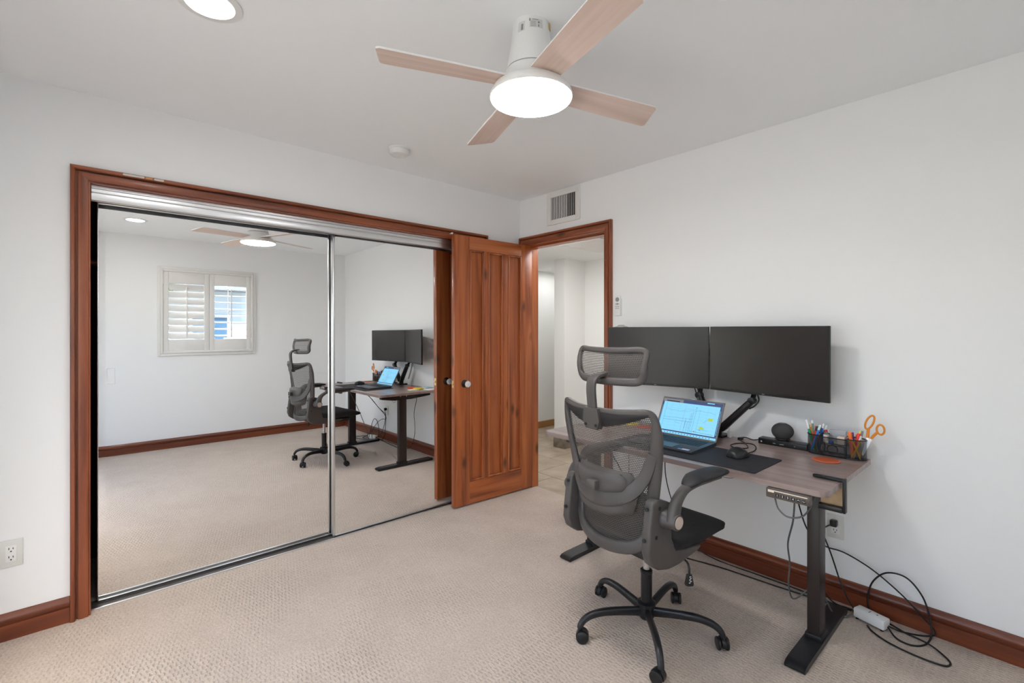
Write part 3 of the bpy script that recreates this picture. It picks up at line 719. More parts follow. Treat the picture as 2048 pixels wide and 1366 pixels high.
bm = NB(); a = math.radians(300); box(bm, (-.008, -.002, -.012), (.008, .002, .012), .001, rot=Matrix.Rotation(a + PI / 2, 4, 'Z')); bmesh.ops.translate(bm, vec=(FX + .069 * math.cos(a), FY + .069 * math.sin(a), 2.418), verts=bm.verts[:]); obj('bracket_tab', bm, BRASS, fan, 40)

# ------------------------------------------------------------------ standing desk
DX0, DX1, DY0, DY1, DZ = -.738, -.052, -2.450, -1.000, .733
desk = thing('standing_desk', 'height adjustable desk with greyish brown wood top and black T legs', 'desk', (-.40, -1.73, 0))
bm = NB(); r = .035; pol = []
for cx_, cy_, a0 in ((DX1 - .01, DY1 - .01, 0), (DX0 + r, DY1 - r, 90), (DX0 + r, DY0 + r, 180), (DX1 - .01, DY0 + .01, 270)):
    rr = r if cx_ < -.5 else .01
    for q in range(5):
        a = math.radians(a0 + 90 * q / 4); pol.append((cx_ + rr * math.cos(a), cy_ + rr * math.sin(a)))
prism(bm, pol, lambda u, v_, t: (u, v_, t), DZ - .022, DZ); bevel_all(bm, .003); obj('desktop', bm, DESKW, desk, 30)
for nm, yc in (('right', -2.332), ('left', -1.138)):
    bm = NB(); poly = [(-.705, .010), (-.700, .002), (-.105, .002), (-.100, .010), (-.100, .020), (-.108, .026), (-.66, .026), (-.692, .022), (-.705, .014)]
    prism(bm, poly, lambda u, z, t: (u, t, z), yc - .037, yc + .037); bevel_all(bm, .006); obj('foot', bm, BLACKM, desk, 40)
    bm = NB(); box(bm, (-.473, yc - .024, .026), (-.393, yc + .024, .66), .003); obj('leg', bm, BRNM, desk, 40)
    bm = NB(); box(bm, (-.480, yc - .031, .024), (-.386, yc + .031, .045), .003); obj('leg_collar', bm, BLACKM, desk, 40)
    bm = NB(); box(bm, (-.66, yc - .028, .674), (-.12, yc + .028, DZ - .0225), .003); poly = [(-.66, .674), (-.12, .674), (-.34, .655), (-.53, .655)]
    prism(bm, poly, lambda u, z, t: (u, t, z), yc - .026, yc + .026); obj('top_bracket', bm, BLACKM, desk, 40)
    for x in (-.465, -.40): bm = NB(); lathe(bm, [(.006, yc + .031), (.005, yc + .034)], (x, 0, .69), 10, 'Y'); obj('bolt', bm, CHROME, desk, 40)
bxo('cross_beam', (-.47, -2.30, .674), (-.40, -1.17, .706), BLACKM, desk, .003)
# keypad under the front edge
kp = thing('desk_keypad', 'grey up and down keypad under the front right edge of the desk', 'control panel', (-.735, -2.322, .675))
R = Matrix.Rotation(math.radians(12), 4, 'Y')
KM = mat('keypad_brown', (.11, .085, .07), .35)
bm = NB(); box(bm, (-.756, -2.400, .672), (-.722, -2.246, .709), .004); obj('housing', bm, KM, kp, 40)
bm = NB(); box(bm, (-.722, -2.385, .690), (-.66, -2.26, .7105), .002); obj('mount', bm, BLACKP, kp, 40)
bm = NB(); box(bm, (-.7568, -2.392, .700), (-.756, -2.254, .7035)); box(bm, (-.7568, -2.276, .694), (-.756, -2.254, .700)); obj('display_strip', bm, col('e8d8c6', .3), kp)
for i, s in enumerate(('1', '2', '3', '4', '^', 'v')):
    yk = -2.288 - i * .0185
    b = bxo('button', (-.7572, yk - .0062, .680), (-.756, yk + .0062, .693), BLACKP, kp, .001)
    MT = Matrix.Translation((-.7574, yk, .6862)) @ Matrix(((0, 0, -1, 0), (-1, 0, 0, 0), (0, 1, 0, 0), (0, 0, 0, 1)))
    if s in '1234': tb = text_bm(s, .0115, MT)
    else:
        tb = NB(); d = 1 if s == '^' else -1
        for sg in (-1, 1):
            prism(tb, [(sg * .0045, -d * .0025), (sg * .0045, -d * .0008), (0, d * .0035), (0, d * .0018)], lambda u, w, t: (t, yk - u, .6865 + w), -.7577, -.7573)
    obj('symbol', tb, WHITE, b)
cable('keypad_cable', [(-.735, -2.272, .671), (-.733, -2.285, .628), (-.728, -2.318, .604), (-.70, -2.36, .612), (-.64, -2.375, .648), (-.58, -2.372, .684)], .0032, GREYC, kp)
# clamp-on bracket at the right end
cl = thing('desk_clamp', 'black C shaped clamp bracket on the right end of the desk', 'clamp', (-.535, -2.455, .61))
bm = NB(); sweep(bm, [(-.545, -2.352, DZ + .0065), (-.545, -2.36, DZ + .0065), (-.545, -2.44, DZ + .0065), (-.545, -2.457, DZ + .0065)], [(.006, .005), (.013, .006), (.014, .006), (.014, .006)], (0, 0, 1), 16, 4); obj('top_arm', bm, BLACKP, cl, 40)
bxo('upright', (-.559, -2.466, .612), (-.531, -2.4555, DZ + .013), BLACKP, cl, .003)
bxo('lower_arm', (-.559, -2.4555, .612), (-.531, -2.372, .632), BLACKP, cl, .003)
bxo('backing_board', (-.5305, -2.4535, .618), (-.524, -2.375, .705), CORK, cl)

# ------------------------------------------------------------------ monitors on a dual arm
def monitor(lab, p0, p1):
    """p0 left, p1 right end of the front face seen from the chair"""
    a, b = Vector((*p0, 0)), Vector((*p1, 0)); c = (a + b) / 2; d = (b - a); w = d.length / 2
    t = thing('monitor', lab, 'monitor', (c.x, c.y, .990), math.atan2(d.y, d.x), group='the two monitors')
    h = .362                                   # local: x along the screen, y+ behind the screen
    bm = NB(); box(bm, (-w, .002, 0), (w, .016, h), .002); obj('housing', bm, BEZEL, t, 40, local=True)
    bm = NB(); box(bm, (-w + .003, .0, .014), (w - .003, .0019, h - .003)); obj('screen', bm, SCREEN, t, local=True)
    bm = NB(); box(bm, (-w + .001, .0002, .0005), (w - .001, .0019, .0135)); bz = obj('chin', bm, BEZEL, t, local=True)
    tb = text_bm('DELL', .007, Matrix.Translation((0, -.0003, .0072)) @ Matrix.Rotation(PI / 2, 4, 'X'))
    bmesh.ops.translate(tb, vec=-Vector(bz.location), verts=tb.verts[:]); obj('maker_mark', tb, col('a8a8a8'), bz, local=True)
    bm = NB(); box(bm, (-.16, .016, .05), (.16, .034, .26), .01); obj('rear_hump', bm, BLACKP, t, 40, local=True)
    return t
monitor('left black monitor above the laptop', (-.235, -1.095), (-.082, -1.694))
monitor('right black monitor above the speaker', (-.082, -1.700), (-.187, -2.318))
ma = thing('dual_monitor_mount', 'black dual gas spring monitor mount clamped behind the laptop', 'monitor mount', (-.085, -1.752, DZ))
bm = NB(); box(bm, (-.145, -1.80, DZ), (-.053, -1.70, DZ + .012), .004); obj('base_plate', bm, BLACKP, ma, 40)
bxo('clamp_bracket', (-.050, -1.78, DZ - .055), (-.040, -1.72, DZ + .012), BLACKP, ma, .002)
bm = NB(); lathe(bm, [(.024, DZ + .012), (.024, DZ + .045), (.018, DZ + .05), (.018, DZ + .075)], (-.10, -1.752, 0), 24); obj('post', bm, BLACKP, ma, 40)
for nm, root, elbow, head in (('r', (-.110, -1.775, .775), (-.088, -1.935, .950), (-.072, -1.985, 1.10)), ('l', (-.112, -1.730, .778), (-.088, -1.640, .952), (-.066, -1.52, 1.10))):
    r0, e0, h0 = Vector(root), Vector(elbow), Vector(head)
    bm = NB(); sweep(bm, [r0, r0.lerp(e0, .1), r0.lerp(e0, .9), e0], [(.018, .020), (.021, .022), (.018, .020), (.014, .018)], (1, 0, .001), 14, 3.5); obj('spring_arm', bm, BLACKP, ma, 40)
    d = (e0 - r0).normalized(); side = Vector((-1, 0, 0)); cc = [r0.lerp(e0, .12) + side * .0215, r0.lerp(e0, .86) + side * .0205]
    bm = NB(); sweep(bm, cc, (.006, .0025), (1, 0, .001), 8, 4); obj('arm_slot', bm, BRNM, ma, 40)
    bm = NB(); lathe(bm, [(.016, e0.x - .020), (.019, e0.x - .018), (.019, e0.x + .018), (.016, e0.x + .020)], (0, e0.y, e0.z), 20, 'X'); obj('elbow_joint', bm, BLACKP, ma, 40)
    bm = NB(); sweep(bm, smooth_path([e0, e0 + Vector((.034, (h0.y - e0.y) * .12, .055)), e0.lerp(h0, .85) + Vector((.012, 0, 0)), h0], 5), (.012, .011), (1, 0, .001), 12, 3); obj('neck', bm, BLACKP, ma, 40)
for dy in (-.012, .006): cable('arm_cable', [(-.060, -1.66 + dy, .800), (-.050, -1.63 + dy, .88), (-.045, -1.60 + dy, .97), (-.045, -1.58 + dy, 1.02)], .003, CABLE, ma)
cable('arm_cable', [(-.07, -1.955, .99), (-.075, -1.965, .955), (-.09, -1.950, .925), (-.085, -1.92, .905)], .004, CABLE, ma)

# ------------------------------------------------------------------ things on the desk
bm = NB(); pol = []
for cx_, cy_, a0 in ((-.378, -1.45, 0), (-.672, -1.44, 90), (-.680, -2.165, 180), (-.396, -2.170, 270)):
    for q in range(5): a = math.radians(a0 + 22.5 * q); pol.append((cx_ + .014 * math.cos(a), cy_ + .014 * math.sin(a)))
prism(bm, pol, lambda u, v_, t: (u, v_, t), DZ, DZ + .003); tag(obj('desk_mat', bm, MATM, smooth=30), 'thin black desk mat under the laptop and mouse', 'desk mat')
MZ = DZ + .003
lp = thing('laptop', 'open dark laptop with a light blue drawing on its screen', 'laptop', (-.48, -1.682, MZ))
ly0, ly1, lx0, lx1 = -1.860, -1.504, -.607, -.352
bm = NB(); prism(bm, [(lx0, .004), (lx0 + .01, 0), (lx1, 0), (lx1, .016), (lx0 + .004, .012), (lx0, .010)], lambda u, z, t: (u, t, MZ + z), ly0, ly1); bevel_all(bm, .002); base = obj('base', bm, LAPB, lp, 40)
slope = .004 / .251
def lz(x): return MZ + .012 + (x - lx0 - .004) * slope
bm = NB()
for r in range(6):
    n_ = 15; x = lx1 - .030 - r * .0185
    for c in range(n_):
        y = ly1 - .022 - c * .0212
        if r == 5 and 4 <= c <= 8: continue
        box(bm, (x - .008, y - .0092, lz(x)), (x + .008, y + .0092, lz(x) + .0012))
    if r == 5: box(bm, (x - .008, ly1 - .022 - 8 * .0212 - .009, lz(x)), (x + .008, ly1 - .022 - 4 * .0212 + .009, lz(x) + .0012))
bc = Vector(base.location) + Vector(lp.location); bmesh.ops.translate(bm, vec=-bc, verts=bm.verts[:]); kb = obj('keyboard_keys', bm, LAPK, base, local=True); kb['kind'] = 'stuff'
bm = NB(); box(bm, (lx0 + .018, -1.745, lz(lx0 + .05) - .0008), (lx0 + .100, -1.635, lz(lx0 + .05) + .0009)); bmesh.ops.translate(bm, vec=-bc, verts=bm.verts[:]); obj('touchpad', bm, col('39424f', .35), base, local=True)
bm = NB(); box(bm, (lx0 + .012, -1.835, lz(lx0 + .02) + .0002), (lx0 + .034, -1.797, lz(lx0 + .02) + .0007)); bmesh.ops.translate(bm, vec=-bc, verts=bm.verts[:]); obj('sticker', bm, col('c3c9e6'), base, local=True)
bm = NB(); box(bm, (lx0 + .012, -1.794, lz(lx0 + .02) + .0002), (lx0 + .026, -1.778, lz(lx0 + .02) + .0007)); bmesh.ops.translate(bm, vec=-bc, verts=bm.verts[:]); obj('sticker', bm, col('4d8fe0'), base, local=True)
# lid: local u across (left to right from the chair), v up the screen
tilt = math.atan2(.102, .190); LH = .222
def LP(u, v, d=0.0):     # d>0 toward the viewer
    return Vector((lx1 + .002 + v * math.sin(tilt) - d * math.cos(tilt), ly1 - u, MZ + .014 + v * math.cos(tilt) + d * math.sin(tilt)))
def lbox(bm, u0, u1, v0, v1, d0, d1, mi=0): loft(bm, [[LP(u0, v0, d), LP(u1, v0, d), LP(u1, v1, d), LP(u0, v1, d)] for d in (d0, d1)], mi=mi)
LW = ly1 - ly0
bm = NB(); lbox(bm, 0, LW, 0, LH, -.005, 0); lid = obj('lid', bm, col('6a6866', .4), lp)
lc = world_of(lid).translation
def semi(h, s=1.0):
    m = emis('screen_' + h, C3(h), s); return m
SC = [semi('86d2f7', .95), semi('3a4f86', .6), semi('7db8de', .9), semi('3563b0', .7), semi('b7d53c', .8), semi('a08fc0', .7), semi('222a40', .5), semi('96949a', .6), semi('c04a5a', .7)]
bm = NB()
def q(u0, u1, v0, v1, mi, d=.0006):
    lbox(bm, u0, u1, v0, v1, d - .0003, d, mi)
m0 = .007; u1 = LW - .007; vb, vt = .010, LH - .008
q(m0, u1, vb, vt, 0)
def line(ua, va, ub, vb_, mi, w=.0008, d=.0011):
    a, b = Vector((ua, va)), Vector((ub, vb_)); t = (b - a).normalized(); n_ = Vector((-t.y, t.x)) * w / 2
    P4 = [a + n_, b + n_, b - n_, a - n_]
    loft(bm, [[LP(p.x, p.y, dd) for p in P4] for dd in (d - .0002, d)], mi=mi)
q(m0, u1, vt - .020, vt, 1, .0009); q(m0, m0 + .12, vt - .020, vt - .002, 7, .0012); q(m0 + .02, m0 + .10, vt - .018, vt - .012, 6, .0015)
q(u1 - .085, u1 - .045, vt - .008, vt - .003, 0, .0012)
q(m0, m0 + .006, vb + .012, vt - .02, 1, .0009); q(u1 - .010, u1, vb + .012, vt - .02, 1, .0009)
q(m0, u1, vb + .012, vb + .019, 1, .0009); q(m0 + .03, m0 + .036, vb + .0125, vb + .0185, 3, .0012)
for i in range(16): q(m0 + .05 + i * .017, m0 + .056 + i * .017, vb + .004, vb + .008, 3, .0012)
for i in range(18): q(u1 - .007, u1 - .003, vb + .03 + i * .0075, vb + .033 + i * .0075, 0, .0012); q(m0 + .0015, m0 + .0045, vb + .03 + i * .0075, vb + .033 + i * .0075, 0, .0012)
for i in range(9): line(m0 + .03, vb + .03 + i * .017, u1 - .015, vb + .03 + i * .017, 2, .0006, .0009)
for i in range(7): line(m0 + .06 + i * .042, vb + .022, m0 + .06 + i * .042, vt - .024, 2, .0006, .0009)
line(.032, vb + .022, .032, vt - .024, 3); prev = None
for i in range(30):
    u = .034 + i * .010; vv_ = vt - .062 + .002 * math.sin(i * 1.3) - .006 * math.sin(i * .22)
    if prev: line(prev[0], prev[1], u, vv_, 3, .0007)
    prev = (u, vv_)
line(.032, vb + .092, .20, vb + .096, 3); line(.032, vb + .078, .20, vb + .080, 3, .001)
line(.145, vb + .022, .148, vt - .050, 5); line(.148, vt - .050, .235, vt - .050, 5); line(.235, vb + .024, .235, vt - .050, 3, .0006)
for u_, top in ((.165, .10), (.178, .08), (.185, .13), (.192, .13), (.200, .142), (.212, .168)): line(u_, vb + .022, u_, vb + top, 3 if u_ != .185 else 5, .0009)
line(.165, vb + .04, .165, vb + .085, 3, .002); line(.212, vb + .022, .212, vt - .036, 3); q(.2105, .2135, vt - .040, vt - .036, 6, .0013)
line(.10, vb + .070, .135, vb + .064, 5, .001); line(.20, vb + .030, .33, vb + .026, 3, .0012); line(.24, vb + .045, .30, vb + .045, 3)
line(.265, vb + .085, .290, vb + .112, 3, .0007); q(.288, .312, vb + .100, vb + .116, 4, .0013)
loft(bm, [[LP(u_, v_, d) for u_, v_ in ((.248, vb + .050), (.278, vb + .048), (.274, vb + .056), (.262, vb + .062), (.250, vb + .062))] for d in (.0011, .0013)], mi=4)
q(.222, .228, vb + .030, vb + .034, 8, .0014); q(.252, .256, vb + .040, vb + .044, 3, .0014)
bmesh.ops.translate(bm, vec=-lc, verts=bm.verts[:]); obj('display', bm, SC, lid, local=True)
bm = NB(); lbox(bm, .172, .186, LH - .001, LH + .003, -.004, 0.0); bmesh.ops.translate(bm, vec=-lc, verts=bm.verts[:]); obj('webcam_tab', bm, col('cfcfcf'), lid, local=True)
# mouse
ms = thing('computer_mouse', 'black ergonomic wired mouse on the desk mat', 'mouse', (-.475, -2.022, MZ), math.radians(-8))
bm = NB(); rings = []
for i in range(13):
    a = -.057 + .114 * i / 12; s = math.sqrt(max(0, 1 - (a / .0585) ** 2)); w = .037 * s ** .55 * (1 - .10 * (a / .057)); hh = (.043 - .16 * max(0, a) - .10 * max(0, -a - .02)) * s ** .5
    ring = []
    for k in range(20):
        t = PI * k / 19; ring.append(Vector((a, w * math.cos(t) * (1.06 - .06 * math.sin(t)), .002 + hh * math.sin(t) ** .8 + .004 * math.cos(t) * math.sin(t))))
    rings.append(ring)
loft(bm, rings); obj('body', bm, BLACKP, ms, 50, local=True)
bm = NB(); lathe(bm, [(.011, -.004), (.011, .004)], (.034, -.002, .026), 16, 'Y'); obj('scroll_wheel', bm, CABLE, ms, 40, local=True)
bm = NB(); box(bm, (-.01, .028, .020), (.022, .0335, .026), .002); obj('side_button', bm, GREYC, ms, 40, local=True)
cable('mouse_cable', [(-.420, -2.030, MZ + .010), (-.385, -2.035, MZ + .004), (-.30, -2.030, DZ + .0032), (-.22, -2.005, DZ + .0032), (-.17, -1.965, DZ + .003), (-.20, -1.915, DZ + .003), (-.27, -1.900, DZ + .003), (-.31, -1.935, DZ + .003), (-.275, -1.985, DZ + .003), (-.20, -1.945, DZ + .0075), (-.14, -1.900, DZ + .004), (-.10, -1.875, DZ + .008)], .0025, CABLE, ms)
bm = NB(); box(bm, (-.112, -1.890, DZ), (-.085, -1.868, DZ + .012), .003); tag(obj('usb_adapter', bm, BLACKP, smooth=40), 'small black cable connector lying by the monitor arm', 'connector')
cable('hub_cable', [(-.085, -1.862, DZ + .006), (-.08, -1.90, DZ + .012), (-.09, -1.94, DZ + .008), (-.085, -1.974, DZ + .015)], .003, CABLE, None, 'short black cable running into the black hub box')
wc = thing('white_charger', 'small white plug standing on the desk behind the laptop', 'charger', (-.09, -1.815, DZ))
bm = NB(); box(bm, (-.102, -1.826, DZ), (-.078, -1.806, DZ + .035), .004); obj('body', bm, WHITE, wc, 40)
bm = NB(); tube(bm, smooth_path([(-.09, -1.816, DZ + .035), (-.088, -1.815, DZ + .05), (-.086, -1.806, DZ + .058), (-.084, -1.796, DZ + .052)], 5), .003, 8); obj('prong', bm, WHITE, wc, 50)
# hub and speaker
hub = thing('hub_box', 'low wide black box under the round speaker', 'hub', (-.08, -2.09, DZ))
bxo('body', (-.114, -2.205, DZ), (-.056, -1.976, DZ + .029), BLACKP, hub, .003)
bxo('top_plate', (-.112, -2.203, DZ + .029), (-.058, -1.978, DZ + .0305), BRNM, hub)
for y, w in ((-2.055, .006), (-2.090, .010), (-2.150, .003)): bxo('front_port', (-.1146, y - w, DZ + .011), (-.1139, y + w, DZ + .015), col('8c8c8c'), hub)
bm = NB(); lathe(bm, [(.004, -.1139), (.004, -.1146)], (0, -1.992, DZ + .014), 12, 'X'); obj('led_button', bm, col('b5b5b5'), hub, 40)
spk = thing('smart_speaker', 'round dark grey fabric smart speaker on the hub box', 'speaker', (-.085, -2.085, DZ + .0305))
bm = NB(); prof = [(.024, 0), (.026, .003), (.036, .008)] + [(.0515 * math.cos(math.radians(a)), .0465 + .0425 * math.sin(math.radians(a))) for a in range(-60, 66, 9)] + [(.020, .0858), (.001, .0855)]
lathe(bm, prof, (0, 0, 0), 40); obj('body', bm, SPKM, spk, 60, local=True)
bm = NB(); lathe(bm, [(.019, .0858), (.019, .0872), (.001, .0872)], (0, 0, 0), 32); obj('touch_surface', bm, BLACKP, spk, 40, local=True)
# coaster
co = thing('coaster', 'round terracotta coaster near the right end of the desk', 'coaster', (-.238, -2.318, DZ))
bm = NB(); lathe(bm, [(.054, 0), (.056, .002), (.056, .004), (.053, .005)], (0, 0, 0), 40); obj('disc', bm, TERRA, co, 40, local=True)
bm = NB(); lathe(bm, [(.047, .005), (.046, .0056), (.001, .0056)], (0, 0, 0), 40); obj('inlay', bm, col('b4532f', .6), co, 40, local=True)
# sticky notes and papers at the left end
for i, (x, y, w, l_, h, c, rz, lab) in enumerate(((-.30, -1.16, .076, .076, .008, 'f4ecc4', .12, 'cream sticky note pad at the left end of the desk'), (-.19, -1.22, .076, .102, .010, 'f2d94a', -.1, 'yellow note pad lying behind the cream one on the desk'),
        (-.115, -1.17, .09, .09, .016, '8fd2e0', .05, 'light blue note block at the back left of the desk'), (-.20, -1.36, .076, .12, .006, 'e2604a', .3, 'red index card pack on the back of the desk'))):
    t = thing('note_pad', lab, 'note pad', (x, y, DZ), rz, group='note pads on the desk')
    n_ = 3
    for k in range(n_):
        bm = NB(); box(bm, (-w / 2 + .001 * k, -l_ / 2, h * k / n_), (w / 2, l_ / 2 - .001 * k, h * (k + 1) / n_ - .0003)); obj('sheets', bm, col(c if k != 1 or i != 2 else 'e99aa8', .8), t, local=True)
bm = NB(); box(bm, (-.19, -1.14, DZ), (-.07, -1.03, DZ + .006), .001); tag(obj('paper_stack', bm, col('eceae4', .8), smooth=40), 'thin stack of white paper at the far left corner of the desk', 'paper')
# desk organizer with pens
og = thing('desk_organizer', 'black mesh desk organizer full of pens and clips', 'organizer', (-.095, -2.324, DZ))
oy0, oy1, ox0, ox1, OH = -2.443, -2.205, -.140, -.056, .092
ya, yb_ = -2.262, -2.376
def arc(ym, dirn, n_=10):
    r_ = abs((oy1 if dirn > 0 else oy0) - ym); cx_ = (ox0 + ox1) / 2; hw = (ox1 - ox0) / 2
    return [(cx_ - hw * math.cos(PI * k / n_), ym + dirn * r_ * math.sin(PI * k / n_) ** .8) for k in range(n_ + 1)]
def wall_strip(name, pts, z0, z1, m=MESHD):
    bm = NB(); L = [0]
    for i in range(1, len(pts)): L.append(L[-1] + math.dist(pts[i], pts[i - 1]))
    uvl = bm.loops.layers.uv.verify(); A = [bm.verts.new((*p, z0)) for p in pts]; B = [bm.verts.new((*p, z1)) for p in pts]
    for i in range(len(pts) - 1):
        f = bm.faces.new((A[i], A[i + 1], B[i + 1], B[i]))
        for lp_, uv in zip(f.loops, ((L[i], z0), (L[i + 1], z0), (L[i + 1], z1), (L[i], z1))): lp_[uvl].uv = uv
    return obj(name, bm, m, og)
la, ra = arc(ya, 1), arc(yb_, -1)
for nm, a in (('l', la), ('r', ra)):
    wall_strip('cup_mesh', a + [a[0]], DZ + .003, DZ + OH)
    for z, r_ in ((DZ + .003, .0025), (DZ + OH, .0026)):
        bm = NB(); tube(bm, [(*p, z) for p in a], r_, 6, closed=True); obj('rim_wire', bm, BLACKM, og, 60)
    bm = NB(); prism(bm, a, lambda u, v_, t: (u, v_, t), DZ + .0005, DZ + .002); obj('cup_floor', bm, BLACKM, og)
wall_strip('tray_mesh', [(ox0, ya - .002), (ox0, yb_ + .002)], DZ + .062, DZ + OH - .006); wall_strip('back_mesh', [(ox1, ya - .002), (ox1, yb_ + .002)], DZ + .003, DZ + OH)
bm = NB()
for x in (ox0, ox1):
    for z in (DZ + .003, DZ + OH - (.004 if x == ox0 else 0)): tube(bm, [(x, ya, z), (x, yb_, z)], .0026, 6)
    for y in (ya - .003, yb_ + .003): tube(bm, [(x, y, DZ + .002), (x, y, DZ + OH)], .0026, 6)
for y in (ya - .003, yb_ + .003): tube(bm, [(ox0, y, DZ + .060), (ox1, y, DZ + .060)], .002, 6)
obj('wire_frame', bm, BLACKM, og, 60)
bxo('tray_floor', (ox0 + .003, yb_ + .004, DZ + .0585), (ox1 - .002, ya - .004, DZ + .0605), BLACKM, og)
dwr = wall_strip('drawer', [(ox0 - .004, ya - .008), (ox0 - .004, yb_ + .008)], DZ + .006, DZ + .055)
dc = world_of(dwr).translation
bm = NB(); ym = (ya + yb_) / 2; tube(bm, [(ox0 - .006, ym + .021 * math.cos(a), DZ + .036 + .021 * math.sin(a)) for a in [2 * PI * k / 28 for k in range(28)]], .0026, 6, closed=True)
bmesh.ops.translate(bm, vec=-dc, verts=bm.verts[:]); obj('pull_ring', bm, BLACKM, dwr, 60, local=True)
bm = NB()
for (p, q_) in (((ya - .008, .006), (yb_ + .008, .006)), ((ya - .008, .055), (yb_ + .008, .055)), ((ya - .008, .006), (ya - .008, .055)), ((yb_ + .008, .006), (yb_ + .008, .055))): tube(bm, [(ox0 - .004, p[0], DZ + p[1]), (ox0 - .004, q_[0], DZ + q_[1])], .0022, 6)
bmesh.ops.translate(bm, vec=-dc, verts=bm.verts[:]); obj('drawer_rim', bm, BLACKM, dwr, 60, local=True)
def pen(lab, foot, top, r_, c_body, c_cap, c_tip='d8d8d8', cat='pen', cap=.25, hexa=False, clip=None):
    f, t = Vector((*foot[:2], DZ + .004 + foot[2])), Vector((*top[:2], DZ + top[2])); d = (t - f); L = d.length
    e = thing('pencil' if hexa else 'pen', lab, cat, f, group='pens and pencils in the organizer')
    e.rotation_euler = Vector((0, 0, 1)).rotation_difference(d.normalized()).to_euler()
    n_ = 6 if hexa else 12
    bm = NB(); lathe(bm, [(.0012, 0), (r_ * .9, .014), (r_, .018), (r_, L * (1 - cap))], (0, 0, 0), n_); obj('barrel', bm, col(c_body), e, 50, local=True)
    bm = NB(); lathe(bm, [(r_ * 1.06, L * (1 - cap)), (r_ * 1.06, L - .003), (r_ * .75, L)], (0, 0, 0), 12); cp = obj('cap', bm, col(c_cap), e, 50, local=True)
    if clip:
        bm = NB(); box(bm, (r_ + .0005, -.002, L - .045), (r_ + .0022, .002, L - .004)); obj('clip', bm, col(clip), e, local=True)
lx, rx = (ox0 + ox1) / 2, (ox0 + ox1) / 2
PENS = [
 ('green pen with white cap leaning furthest left in the organizer', (lx - .010, -2.240, 0), (lx + .012, -2.192, .150), .0055, '1f9a5a', 'e9ebf0', .28, None),
 ('clear pen with a green tint standing upright in the left cup', (lx + .018, -2.232, 0), (lx + .026, -2.215, .150), .0050, '7d9a8c', 'f0f0f0', .10, '5c8a74'),
 ('orange pencil behind the green pen in the left cup', (lx + .004, -2.246, 0), (lx + .022, -2.206, .128), .0042, 'd98a2b', 'e7b24a', .10, None),
 ('red marker with a dark cap in the left cup', (lx - .012, -2.222, 0), (lx + .0, -2.245, .128), .0068, 'd8232a', '33383d', .18, None),
 ('thick blue pen leaning right with white top in the left cup', (lx - .022, -2.222, 0), (lx - .016, -2.262, .138), .0055, '2f86d6', 'e6f2f4', .17, '2f86d6'),
 ('slim blue pen with a white end at the back of the left cup', (lx + .010, -2.238, 0), (lx + .016, -2.268, .142), .0045, '2b6fc0', 'f2f2f2', .16, None),
 ('dark blue pen with a pale tip behind the tray', (lx + .022, -2.240, 0), (lx + .026, -2.277, .134), .0045, '22408f', 'dfe8ee', .18, None),
 ('coral pen at the back of the left cup', (lx + .024, -2.245, 0), (lx + .030, -2.228, .125), .0048, 'd9563f', 'e98a6f', .15, None),
 ('dark grey pen standing between the red and blue ones', (lx + .020, -2.250, 0), (lx + .024, -2.256, .130), .0045, '2c3036', '20242a', .2, None),
 ('orange highlighter in the right cup', (rx - .016, -2.392, 0), (rx - .006, -2.378, .122), .0080, 'ef6c1a', 'f4792a', .35, None),
 ('purple pen in the right cup', (rx + .012, -2.392, 0), (rx + .020, -2.384, .118), .0045, '5b3a9c', '6a4ab0', .3, None),
 ('fat red marker leaning in the right cup', (rx - .008, -2.394, 0), (rx + .006, -2.412, .118), .0080, 'e0241c', 'e8362a', .4, None),
 ('yellow highlighter behind the red marker', (rx + .014, -2.396, 0), (rx + .022, -2.416, .128), .0070, 'f2e12c', 'f4e84a', .4, None),
 ('grey pen with clip beside the scissors', (rx + .004, -2.404, 0), (rx + .010, -2.424, .132), .0045, '8d8f94', '77797e', .25, '55575c'),
 ('silver pen leaning across the right cup', (rx - .026, -2.398, 0), (rx - .014, -2.424, .112), .0045, 'b9a58c', 'd9d9d6', .2, None)]
for lab, f, t, r_, c1, c2, cap, clip in PENS: pen(lab, f, t, r_, c1, c2, cap=cap, clip=clip)
for lab, f, t in (('yellow pencil leaning right inside the right cup', (rx - .030, -2.388, 0), (rx - .024, -2.428, .098)), ('yellow pencil leaning left inside the right cup', (rx - .022, -2.424, 0), (rx - .028, -2.392, .094)), ('yellow pencil at the back of the right cup', (rx + .016, -2.420, 0), (rx + .018, -2.398, .110))):
    pen(lab, f, t, .0038, 'e5a021', 'd9a0a0', hexa=True, cat='pencil', cap=.06)
# tray bits
gl = thing('glue_stick', 'grey and white glue stick with a red end in the tray', 'glue stick', (-.110, -2.284, DZ + .061))
bm = NB(); lathe(bm, [(.010, 0), (.011, .002), (.011, .034), (.009, .036)], (0, 0, 0), 16); obj('tube', bm, col('d8cfc6'), gl, 40, local=True)
bm = NB(); lathe(bm, [(.009, .036), (.009, .048), (.007, .050)], (0, 0, 0), 16); obj('cap', bm, col('6f7274'), gl, 40, local=True)
bm = NB(); lathe(bm, [(.007, .050), (.007, .056), (.004, .058)], (0, 0, 0), 16); obj('tip', bm, col('c8262a'), gl, 40, local=True)
tag(bxo('eraser', (-.135, -2.365, DZ + .061), (-.110, -2.335, DZ + .098), col('dccabc', .8), bev=.004), 'pale pink block eraser at the right of the tray', 'eraser')
tag(bxo('card_box', (-.080, -2.360, DZ + .061), (-.066, -2.290, DZ + .118), col('a9abb0', .3), bev=.003), 'grey plastic card box standing at the back of the tray', 'box')
